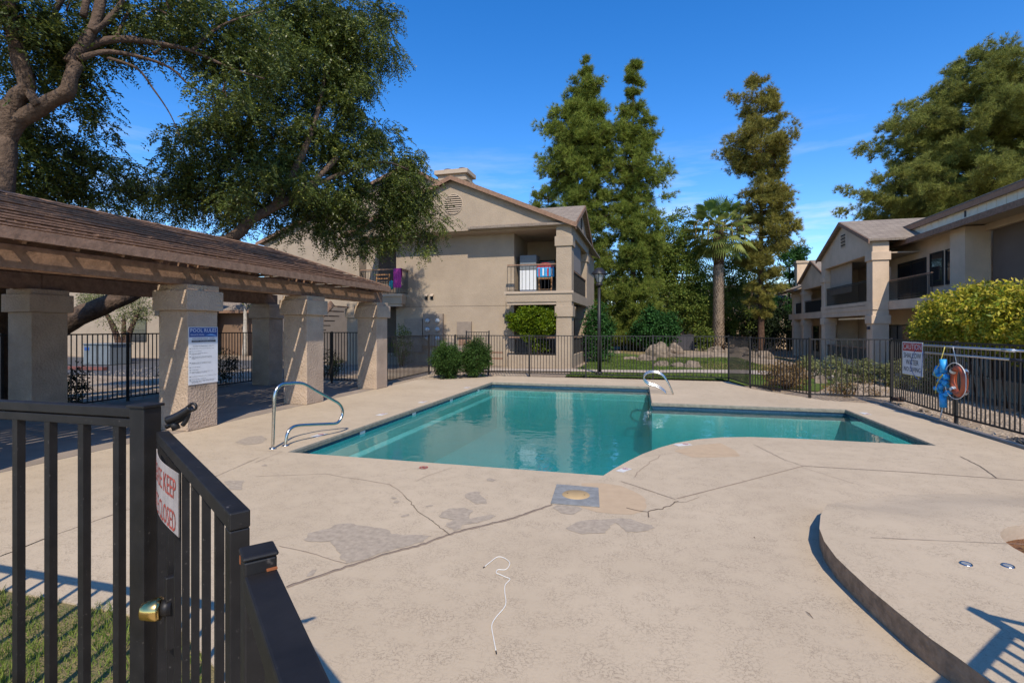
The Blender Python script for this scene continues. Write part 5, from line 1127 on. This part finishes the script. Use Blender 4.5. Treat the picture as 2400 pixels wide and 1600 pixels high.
# conifers from a silhouette: rows are (image row, left, right) at the tree's distance
def conifer(label, d, ut, prof, limbs, tufts, mt, nn=17, ln=.34, wd=.030, base_v=None, gap=0.0, trunk_r=.28, lean=0, group='pines', zoff=0, tr=.42, up=.35, bark='bark_d', sc_=1.02):
    rt = Vector((cs, sn, 0)); fw = Vector((-sn, cs, 0)); p = at(ut, V0, d); p.z = gz(p.x, p.y)
    Z = [CH - (r[0] - V0) / F * d for r in prof][::-1]; Lx = [(ut - r[1]) / F * d for r in prof][::-1]; Rx = [(r[2] - ut) / F * d for r in prof][::-1]
    t = thing('pine_tree', label, 'tree', tuple(p), group); top = Z[-1]
    N = 9; tp = [(p.x + noise.noise(Vector((k, ut, 0))) * .25, p.y, p.z - .1 + (top - p.z) * k / N) for k in range(N + 1)]
    MB().tube(spline([Vector(q) for q in tp], 3), [trunk_r * (1 - .93 * (k / (3 * N))) for k in range(3 * N + 1)], 8, wob=.3).build('trunk', M[bark], t)
    zz = np.linspace(Z[0], Z[-1], 200); wz = np.interp(zz, Z, np.array(Lx) + np.array(Rx)) + .35; cdf = np.cumsum(wz); cdf /= cdf[-1]
    allP, allD = [], []; lm = MB()
    for i in range(limbs):
        z = float(np.interp(RNG.uniform(), cdf, zz)); z = p.z + round((z - p.z) / 1.15) * 1.15 + RNG.normal() * .17; z = min(z, top - .05); th = RNG.uniform(0, 2 * math.pi); c = math.cos(th)
        l_, r_ = float(np.interp(z, Z, Lx)), float(np.interp(z, Z, Rx)); ex = r_ if c > 0 else l_
        dp_ = max(.5, (l_ + r_) / 2); Rr = 1 / math.sqrt((c / max(.15, ex)) ** 2 + (math.sin(th) / dp_) ** 2)
        Rr *= sc_ * RNG.uniform(.60, 1.0) * (1 + .38 * noise.noise(Vector((z * .55, math.cos(th) * 1.6, math.sin(th) * 1.6 + ut))))
        Rr = max(Rr, .15); dirv = rt * c + fw * math.sin(th); tip = p + dirv * Rr; tip.z = z; st_ = Vector((p.x, p.y, max(p.z + .5, z - .18 * Rr)))
        mid = (tip + st_) / 2 - Vector((0, 0, .06 * Rr)); lm.tube([st_, mid, tip], [.05, .03, .012], 4, cap=False)
        m = max(2, int(.34 * tufts * (0.35 + Rr / 3))); tt = RNG.uniform(.22, 1, m)[:, None] ** .7
        a, b, e = np.array(st_), np.array(mid), np.array(tip); Q = (1 - tt) ** 2 * a + 2 * tt * (1 - tt) * b + tt ** 2 * e
        Q = Q + RNG.normal(size=(m, 3)) * np.array([tr, tr, tr * .62]) * min(1, .35 + Rr / 4)
        q_ = 15; Q = np.repeat(Q, q_, 0) + RNG.normal(size=(m * q_, 3)) * np.array([.21, .21, .19]) * min(1, .5 + Rr / 4); m = m * q_; allP.append(Q); allD.append(np.tile(np.array(dirv) * .5 + np.array([0, 0, up]), (m, 1)))
    lm.build('limbs', M[bark], t, kind='stuff')
    Q = np.concatenate(allP); Dd = np.concatenate(allD); Q = np.repeat(Q, nn, 0); Dd = np.repeat(Dd, nn, 0) + unit(RNG.normal(size=Q.shape)) * .62
    np_mesh('crown', slivers(Q, Dd, ln, wd).reshape(-1, 3), 3, M[mt], t); return t
conifer('tall dense pine just right of the left building, left of the twin spires', 42, 1370, [(142,1364,1372),(165,1355,1380),(200,1336,1402),(235,1335,1400),(262,1296,1410),(290,1270,1432),(330,1275,1440),(400,1290,1445),(480,1330,1450),(560,1360,1450),(640,1368,1460),(720,1370,1470),(790,1380,1475),(815,1400,1440)], 350, 15, 'leaf_pine', sc_=1.10)
conifer('tall pine with a thin bare spire, right of the twin spires', 41, 1484, [(142,1478,1490),(165,1466,1502),(200,1464,1505),(225,1470,1490),(238,1462,1505),(252,1448,1500),(300,1444,1538),(350,1452,1548),(385,1445,1570),(410,1450,1568),(450,1452,1552),(520,1440,1550),(600,1430,1545),(680,1425,1545),(750,1420,1560),(790,1440,1560),(810,1465,1500)], 330, 15, 'leaf_pine', sc_=1.06)
conifer('dark round pine top showing above the roof of the left building', 50, 1285, [(432,1258,1312),(460,1248,1330),(500,1250,1340),(600,1255,1345),(700,1262,1345)], 90, 13, 'leaf_pine')
conifer('slim pine with sparse reddish trunk standing right of the palm', 43, 1784, [(176,1772,1778),(192,1756,1800),(215,1715,1825),(250,1712,1830),(300,1732,1835),(322,1696,1872),(350,1692,1874),(400,1710,1866),(422,1730,1820),(445,1718,1868),(475,1708,1886),(520,1730,1870),(580,1740,1872),(640,1745,1840),(700,1752,1815),(745,1770,1810)], 260, 12, 'leaf_pine_d', tr=.30, sc_=.94)
conifer('huge spreading pine behind the right building roof', 46, 2290, [(118,2345,2362),(140,2240,2400),(180,2210,2440),(230,2135,2470),(275,2052,2480),(330,2050,2500),(362,2110,2500),(400,2040,2500),(412,1982,2500),(440,1980,2500),(470,2015,2490),(510,2020,2450),(560,2100,2400),(620,2200,2380)], 330, 22, 'leaf_pine_r', trunk_r=.45, tr=.40, ln=.38, sc_=.93)
# broadleaf background trees
def broadleaf(label, d, lobes, mt, n=60, per=60, ls=.2, ws=.1, crad=.5, trunk=None, name='broadleaf_tree', group='background trees', bark='bark', inner=.5):
    c0 = at(lobes[0][0], V0, d); z0 = gz(c0.x, c0.y); t = thing(name, label, 'tree', (c0.x, c0.y, z0), group); cl = []
    for (u, v, ru, rv) in lobes:
        c = at(u, v, d); rx = ru * d / F; rz = rv * d / F; cl.append(ellipsoid_clumps(tuple(c), (rx, rx * .8, rz), n, inner, int(u), .3))
        P = [Vector((c0.x, c0.y, z0 - .1)), Vector(((c0.x + c.x) / 2, c0.y, z0 + (c.z - z0) * .55)), c]; MB().tube(spline(P, 4), [.20 - .017 * k for k in range(9)], 7, wob=.3).build('limb', M[bark], t)
    cl = np.concatenate(cl); cl = cl[cl[:, 2] > z0 + .2]
    np_mesh('crown', crown_leaves(cl, per, RNG.uniform(.6, 1.25, len(cl)) * crad, ls, ws, .25).reshape(-1, 3), 4, M[mt], t); return t
broadleaf('loose yellow green tree between the pines and the palm', 44, [(1580,560,55,70),(1600,640,60,75),(1560,700,60,60),(1625,720,50,60),(1545,620,40,60)], 'leaf_mid', n=130)
broadleaf('dark green tree filling the gap behind the palm trunk', 50, [(1650,640,70,90),(1700,720,70,70),(1620,760,60,50),(1725,640,50,70)], 'leaf_mid', n=120)
broadleaf('green broadleaf tree at the left end of the right building', 52, [(1850,620,32,50),(1835,700,40,60),(1870,600,22,30)], 'leaf_ivy', n=60, crad=.42)
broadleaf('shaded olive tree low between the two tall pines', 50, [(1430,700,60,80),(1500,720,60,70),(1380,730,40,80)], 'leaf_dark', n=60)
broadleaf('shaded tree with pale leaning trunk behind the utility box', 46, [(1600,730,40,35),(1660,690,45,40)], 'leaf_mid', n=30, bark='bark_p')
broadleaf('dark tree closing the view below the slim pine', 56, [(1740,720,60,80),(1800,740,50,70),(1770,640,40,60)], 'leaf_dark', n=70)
hw = thing('dark_gap_foliage', 'near-black leaf mass added for the dark gap under the distant trees', 'hedge', (4, 58, 0)); cl = np.column_stack([RNG.uniform(-14, 20, 1100), RNG.uniform(55, 57, 1100), RNG.uniform(0, 3.6, 1100)])  # added backdrop, leaves coloured near black for the shade under the trees
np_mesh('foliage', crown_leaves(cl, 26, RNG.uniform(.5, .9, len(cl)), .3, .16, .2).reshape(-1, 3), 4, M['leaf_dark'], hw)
broadleaf('pale thin tree seen through the pavilion against the garage', 33, [(575,690,45,25)], 'leaf_grey', n=24, per=40, bark='bark_p', crad=.4)
broadleaf('gnarled small tree with grey foliage against the far left wall', 27, [(290,735,50,45),(330,720,35,40),(225,700,30,20)], 'leaf_grey', n=34, per=46, bark='bark_d', crad=.4, ls=.12, ws=.04)

# fan palm
def palm():
    d = 42; p = at(1684, V0, d); p.z = -.02; t = thing('fan_palm', 'fan palm with a rough trunk and green fan leaves between the pines', 'palm tree', tuple(p)); zt = 9.6
    MB().tube([(p.x, p.y, -.1), (p.x, p.y, 3), (p.x, p.y, 7), (p.x, p.y, zt)], [.46, .36, .32, .26], 14, wob=.2).build('trunk', M['boot_d'], t)
    mb = MB(); random.seed(11)
    for i in range(430):
        z = .1 + i * (7.2 / 430); a = i * 2.399; r = .40 - .010 * z; c = Vector((p.x + math.cos(a) * r, p.y + math.sin(a) * r, z)); o_ = Vector((math.cos(a), math.sin(a), 0)); s = Vector((-o_.y, o_.x, 0)); ln = random.uniform(.2, .34)
        b = c + o_ * .10 + Vector((0, 0, ln)) ; w = random.uniform(.055, .095)
        mb.raw([c - s * w * 1.4, c + s * w * 1.4, b + s * w * .6, b - s * w * .6, c - Vector((0, 0, .05)) + o_ * .02], [(0, 1, 2, 3), (0, 3, 4), (1, 4, 2)])
    mb.build('leaf_bases', M['boot'], t)
    MB().tube([(p.x, p.y, 7.0), (p.x, p.y, 8.6), (p.x, p.y, 9.9)], [.40, .50, .30], 12, wob=.5).build('fibre_crown', M['boot_d'], t)
    hub = Vector((p.x, p.y, zt + .2)); n = 0
    for i in range(64):
        f = i / 63; a = i * 2.399963; el = R(78 - 132 * f ** .9) ; L_ = random.uniform(1.5, 1.9) + .35 * (1 - f); o_ = Vector((math.cos(a), math.sin(a), 0)); dr = o_ * math.cos(el) + Vector((0, 0, math.sin(el)))
        c = hub + dr * L_ - Vector((0, 0, .22 * f)); s = dr.cross(Vector((0, 0, 1))); s = s.normalized() if s.length > .05 else Vector((1, 0, 0)); upv = s.cross(dr).normalized()
        mb = MB(); mb.tube([hub, (hub + c) / 2 + upv * .1, c], [.035, .028, .02], 4, cap=False); R1 = random.uniform(1.05, 1.35); K = 22
        for k in range(K):
            g = R(-118 + 236 * k / (K - 1)); g2 = g + R(9.5); dd = dr * math.cos(g) + s * math.sin(g); ee = dr * math.cos(g2) + s * math.sin(g2); rr = R1 * (1 - .25 * abs(g) / 2.1)
            m = c + dd * rr * .55 + upv * .06; m2 = c + ee * rr * .55 - upv * .02; tip = c + (dd + ee).normalized() * rr - Vector((0, 0, 1)) * (.12 + .30 * f) * rr
            mb.raw([c, m, tip, m2], [(0, 1, 2, 3)])
        mb.build('frond', M['frond_new' if f < .25 else 'frond'], t)
    for i in range(26):
        a = i * 2.4; o_ = Vector((math.cos(a), math.sin(a), 0)); b = hub + Vector((0, 0, random.uniform(-.1, .5))); m = b + o_ * random.uniform(1.1, 1.9) + Vector((0, 0, random.uniform(.0, .6))); e_ = m + o_ * .3 - Vector((0, 0, random.uniform(.9, 1.7)))
        MB().tube(spline([b, m, e_], 4), [.02] * 4 + [.03, .05, .05, .045, .02], 4).build('flower_stalk', M['seed'], t)
palm()

# foreground shade trees
def sprays(O, D, L_, nl=11, ls=.07, ws=.030, curve=.35):
    """pinnate sprays: origins O, directions D"""
    n = len(O); D = unit(D); t = np.linspace(.12, 1, nl)[None, :, None]; L_ = L_[:, None, None]
    P = O[:, None, :] + D[:, None, :] * t * L_ + np.array([0, 0, -1]) * (t ** 2) * L_ * curve
    Sd = unit(np.cross(D, unit(RNG.normal(size=(n, 3)) * .5 + np.array([0, 0, 1]))))[:, None, :]
    Fd = unit(D[:, None, :] + np.array([0, 0, -1]) * 2 * t * curve)
    out = []
    for s in (1, -1): out.append(leaves_at((P + Sd * 0).reshape(-1, 3), (Sd * s * .9 + Fd * .55 + RNG.normal(size=P.shape) * .22).reshape(-1, 3), ls, ws, .35))
    return np.concatenate(out)
def shade_tree(label, loc, limbs, lobes, dens, ls, ws, spray, seedv, holes=(), curve=.45):
    t = thing('shade_tree', label, 'tree', loc, 'large shade trees behind the pavilion'); tube_tree(t, limbs, 'bark', 'limb', 12)
    O, D, Ls = [], [], []
    tw = MB()
    for (u, v, r, d) in lobes:
        c = at(u, v, d) if d > 0 else None; rr = r * d / F; nC = max(4, int(dens * rr ** 2 * 4)); cl = ellipsoid_clumps(tuple(c), (rr, rr, rr * .85), nC, .25, int(u + v), .35)
        cl = cl + RNG.normal(size=cl.shape) * .18
        m = 26; k = np.repeat(cl, m, 0) + RNG.normal(size=(len(cl) * m, 3)) * np.array([.20, .20, .16]); dd = RNG.normal(size=k.shape) * np.array([.6, .6, .25]) + unit(k - np.array(c)) * .45 + np.array([0, 0, -.32])
        O.append(k); D.append(dd); Ls.append(RNG.uniform(.6, 1.3, len(k)) * spray)
        for q in cl[::3]: 
            a = Vector(tuple(q)); tw.tube([Vector(c) + (a - Vector(c)) * .15 + Vector((0, 0, -.1)), (Vector(c) + a) / 2 + Vector((0, 0, .08)), a], [.022, .015, .006], 3, cap=False)
    O, D, Ls = np.concatenate(O), np.concatenate(D), np.concatenate(Ls)
    tw.build('twigs', M['bark_d'], t, kind='stuff')
    np_mesh('crown', sprays(O, D, Ls, 9, ls, ws, curve).reshape(-1, 3), 4, M['leaf_tree'], t); return t
A = at
# tree A: forked trunk at the left edge
shade_tree('large shade tree with forked trunk at the left frame edge', (-12.9, 7.4, 0),
 [([(-12.9, 7.2, 0), A(-15, 600, 10.2), A(5, 430, 10.3), A(12, 320, 10.4)], (.25, .19)),
  ([A(12, 330, 10.4), A(40, 285, 10.4), A(80, 262, 10.4), A(120, 236, 10.4), A(158, 215, 10.4), A(166, 180, 10.4), A(180, 150, 10.5)], (.18, .12)),
  ([A(10, 330, 10.4), A(38, 235, 10.3), A(62, 205, 10.3), A(48, 140, 10.2), A(30, 70, 10.1), A(10, -30, 10)], (.17, .13)),
  ([A(62, 205, 10.3), A(90, 250, 10.3)], (.09, .09)),
  ([A(170, 165, 10.5), A(190, 118, 10.6), A(240, 98, 10.8), A(300, 92, 11), A(380, 104, 11.3), A(450, 120, 11.6), A(540, 160, 12), A(620, 185, 12.4)], (.12, .015)),
  ([A(165, 150, 10.5), A(200, 100, 10.6), A(225, 50, 10.7), A(240, -20, 10.8)], (.13, .09)), ([A(215, 75, 10.6), A(260, 40, 10.9), A(290, 0, 11)], (.08, .05)),
  ([A(185, 140, 10.5), A(215, 128, 10.6), A(260, 122, 10.8), A(330, 134, 11), A(400, 160, 11.3), A(450, 205, 11.6), A(520, 240, 12)], (.07, .010)), ([A(360, 125, 11.2), A(385, 112, 11.4)], (.04, .03)),
  ([A(250, 135, 10.8), A(320, 160, 11), A(360, 210, 11.2), A(400, 270, 11.4), A(425, 330, 11.6)], (.035, .006)), ([A(130, 65, 10.6), A(128, 30, 10.6), A(150, -10, 10.6)], (.06, .05)), ([A(270, 95, 10.9), A(285, 60, 11.1), A(300, 30, 11.3)], (.04, .03)),
  ([A(195, 40, 10.6), A(205, -10, 10.6)], (.07, .06)), ([A(450, 120, 11.6), A(520, 60, 12), A(620, 25, 12.4)], (.05, .010)), ([A(-15, 260, 10.2), A(15, 245, 10.3), A(40, 230, 10.3)], (.10, .09))],
 [(60, 60, 70, 10.2), (100, 110, 50, 10.6), (150, 20, 60, 11), (10, 30, 60, 10), (95, 190, 40, 11), (130, 150, 38, 11), (170, 110, 38, 11.3), (10, 130, 40, 11), (240, 30, 38, 11.5), (330, 40, 50, 11.8), (400, 60, 55, 12), (480, 110, 60, 12.3), (560, 170, 60, 12.8), (450, 20, 60, 12), (540, 60, 60, 12.6), (620, 110, 60, 13), (330, 85, 22, 12), (250, 80, 18, 11.4),
  (30, 340, 60, 11.5), (110, 320, 55, 12), (180, 330, 45, 12.4), (90, 400, 70, 12.2), (20, 420, 60, 12), (190, 400, 60, 13), (260, 410, 50, 13.3), (140, 450, 50, 13), (250, 460, 40, 13.5), (15, 260, 30, 11.4), (200, 200, 26, 11.3), (170, 250, 22, 11.6), (40, 470, 40, 12.6), (520, 200, 40, 11.4), (400, 20, 40, 11)],
 6.0, .084, .036, .36, 1)
# tree B: long trunk leaning right over the pavilion roof
shade_tree('large shade tree with a long trunk leaning over the pavilion roof', (-15.4, 8.6, 0),
 [([(-15.6, 8.3, -.1), A(95, 800, 12.4), A(165, 752, 12.7), A(240, 718, 13.1), A(320, 680, 13.6), A(420, 615, 14.0), A(540, 560, 14.5), A(590, 515, 14.8), A(640, 488, 15.1), A(720, 440, 15.8), A(790, 370, 16.5)], (.33, .08)),
  ([A(640, 488, 15.1), A(700, 380, 15.6), A(740, 280, 16), A(760, 180, 16.4), A(770, 80, 16.8)], (.12, .04)), ([A(720, 440, 15.8), A(820, 400, 17), A(900, 380, 18), A(960, 400, 19)], (.09, .03)), ([A(590, 515, 14.8), A(560, 400, 15), A(520, 300, 15.2), A(500, 220, 15.4)], (.09, .015)), ([A(760, 180, 16.4), A(830, 110, 17), A(880, 60, 17.4)], (.05, .02)), ([A(560, 35, 16), A(600, 25, 16), A(640, 10, 16)], (.05, .04))],
 [(440, 340, 45, 14.6), (400, 400, 50, 14.6), (480, 420, 70, 15), (560, 380, 70, 15.2), (500, 300, 55, 15), (560, 270, 70, 15.4), (640, 220, 75, 15.8), (640, 330, 80, 15.8), (700, 140, 75, 16), (720, 50, 75, 16.4), (800, 40, 80, 17), (800, 140, 80, 17), (860, 90, 60, 17.4), (780, 240, 80, 16.8), (840, 200, 55, 17.6), (860, 290, 48, 17.8), (730, 330, 80, 16.5), (820, 370, 70, 17.5), (660, 430, 70, 16), (750, 450, 70, 17), (840, 460, 60, 18), (910, 420, 60, 19), (960, 400, 50, 19.8), (985, 460, 44, 20), (940, 500, 45, 19.8), (1010, 520, 26, 20.2), (1000, 560, 16, 20.2), (880, 530, 38, 19.4), (560, 470, 50, 15.6), (480, 480, 40, 15.6), (950, 350, 30, 19.6), (400, 470, 45, 15), (340, 440, 40, 14.8), (640, 500, 45, 16.4), (720, 510, 45, 17.4), (800, 520, 40, 18.4), (900, 330, 30, 18.6), (890, 35, 40, 17.6), (910, 110, 22, 17.6), (350, 490, 40, 15), (620, 90, 60, 15.6), (680, 20, 60, 16), (550, 540, 26, 16.4), (620, 400, 45, 14.2), (710, 430, 40, 14.8), (560, 470, 34, 13.8), (930, 450, 40, 18.6), (960, 520, 34, 19.4), (900, 560, 26, 19.2), (830, 560, 26, 18.6), (760, 545, 26, 18)],
 5.0, .092, .040, .42, 2)
# upper boughs of the left tree that spread over the pavilion, above the frame
ov = thing('shade_tree', 'high boughs of a shade tree spreading over the pavilion, mostly above the frame', 'tree', (-14.2, 3.4, 0), 'large shade trees behind the pavilion')
tube_tree(ov, [([(-14.2, 3.4, -.1), (-14.0, 3.4, 3.5), (-13.2, 3.2, 6), (-11.5, 3.4, 8)], (.3, .12)), ([(-13.2, 3.2, 6), (-11.5, 1.5, 8), (-9.5, 0.5, 8.4), (-7.6, 0, 8.2)], (.13, .02)), ([(-11.5, 3.4, 8), (-9.5, 3.6, 8.5), (-7.5, 3.6, 8.4), (-7.2, 6, 8.7)], (.08, .015))], 'bark', 'limb', 8)
cl = np.concatenate([ellipsoid_clumps(c, r, n, .2, i, .3) for i, (c, r, n) in enumerate([((-10.3, 3.6, 8.8), (2.0, 2.6, .9), 24), ((-11, .6, 8.6), (1.8, 2.0, .9), 18), ((-12, 6.2, 9.8), (2.2, 1.6, .9), 20), ((-7.6, .2, 8.1), (1.0, 1.5, .6), 24), ((-7.5, 3.0, 8.1), (1.0, 1.6, .6), 28), ((-7.4, 5.8, 8.5), (.9, 1.5, .6), 26), ((-8.6, 1.5, 7.8), (1.2, 2.5, .7), 26)])])
O = np.repeat(cl, 16, 0) + RNG.normal(size=(len(cl) * 16, 3)) * .3; np_mesh('crown', sprays(O, RNG.normal(size=O.shape) * .6 + np.array([0, 0, -.3]), RNG.uniform(.25, .45, len(O)), 9, .075, .032, .4).reshape(-1, 3), 4, M['leaf_tree'], ov)

# ------------------------------------------------------------ near grass
def grass():
    n = 42000; x = RNG.uniform(-6, -1.75, n); y = RNG.uniform(.6, 3.1, n); lim = 2.43 + .035 * np.sin(x * 5) + .03 * np.sin(x * 13 + 1) - np.clip(x + 2.75, 0, 1) * .62
    k = y < lim; x, y = x[k], y[k]; n = len(x); z = np.full(n, -.01); h = RNG.uniform(.015, .06, n) * (1 + .75 * np.sin(x * 7 + 2 * np.sin(y * 3)) * np.sin(y * 6 + x)); dead = RNG.uniform(size=n)
    D = np.column_stack([RNG.normal(0, .45, n), RNG.normal(0, .45, n), np.ones(n)]); P = np.column_stack([x, y, z]); D = unit(D)
    return np_mesh('grass', slivers(P, D, h[:, None], .006).reshape(-1, 3), 3, M['grass'], kind='stuff')
grass()
MB().raw([(x, y, z) for x, y, z in [(-7.7, -3, -.012), (-1.6, -3, -.012), (-1.65, 1.5, -.012), (-2.05, 2.14, -.012), (-2.73, 2.44, -.012), (-7.7, 2.5, -.012)]], [(0, 1, 2, 3, 4, 5)]).build('turf', mat('near_turf', (.14, .13, .045), .95, col2=(.27, .20, .09), scale=6, bump=1, bscale=80, bdist=.02), kind='structure')
# sparse tufts so that the far lawn is not a flat sheet
n = 26000; x = RNG.uniform(-3, 5.5, n); y = RNG.uniform(18.7, 33, n); k = (((y < 20.4 + .05 * x) | (y > 22.2 + .2 * np.clip(x, 0, 4))) & (x < 5.2)); x, y = x[k], y[k]
np_mesh('lawn_grass', slivers(np.column_stack([x, y, np.zeros(len(x))]), np.column_stack([RNG.normal(0, .4, len(x)), RNG.normal(0, .4, len(x)), np.ones(len(x))]), .07, .03).reshape(-1, 3), 3, leafmat('lawn_blades', (.06, .11, .018), (.15, .21, .04), (.3, .26, .09)), kind='stuff')
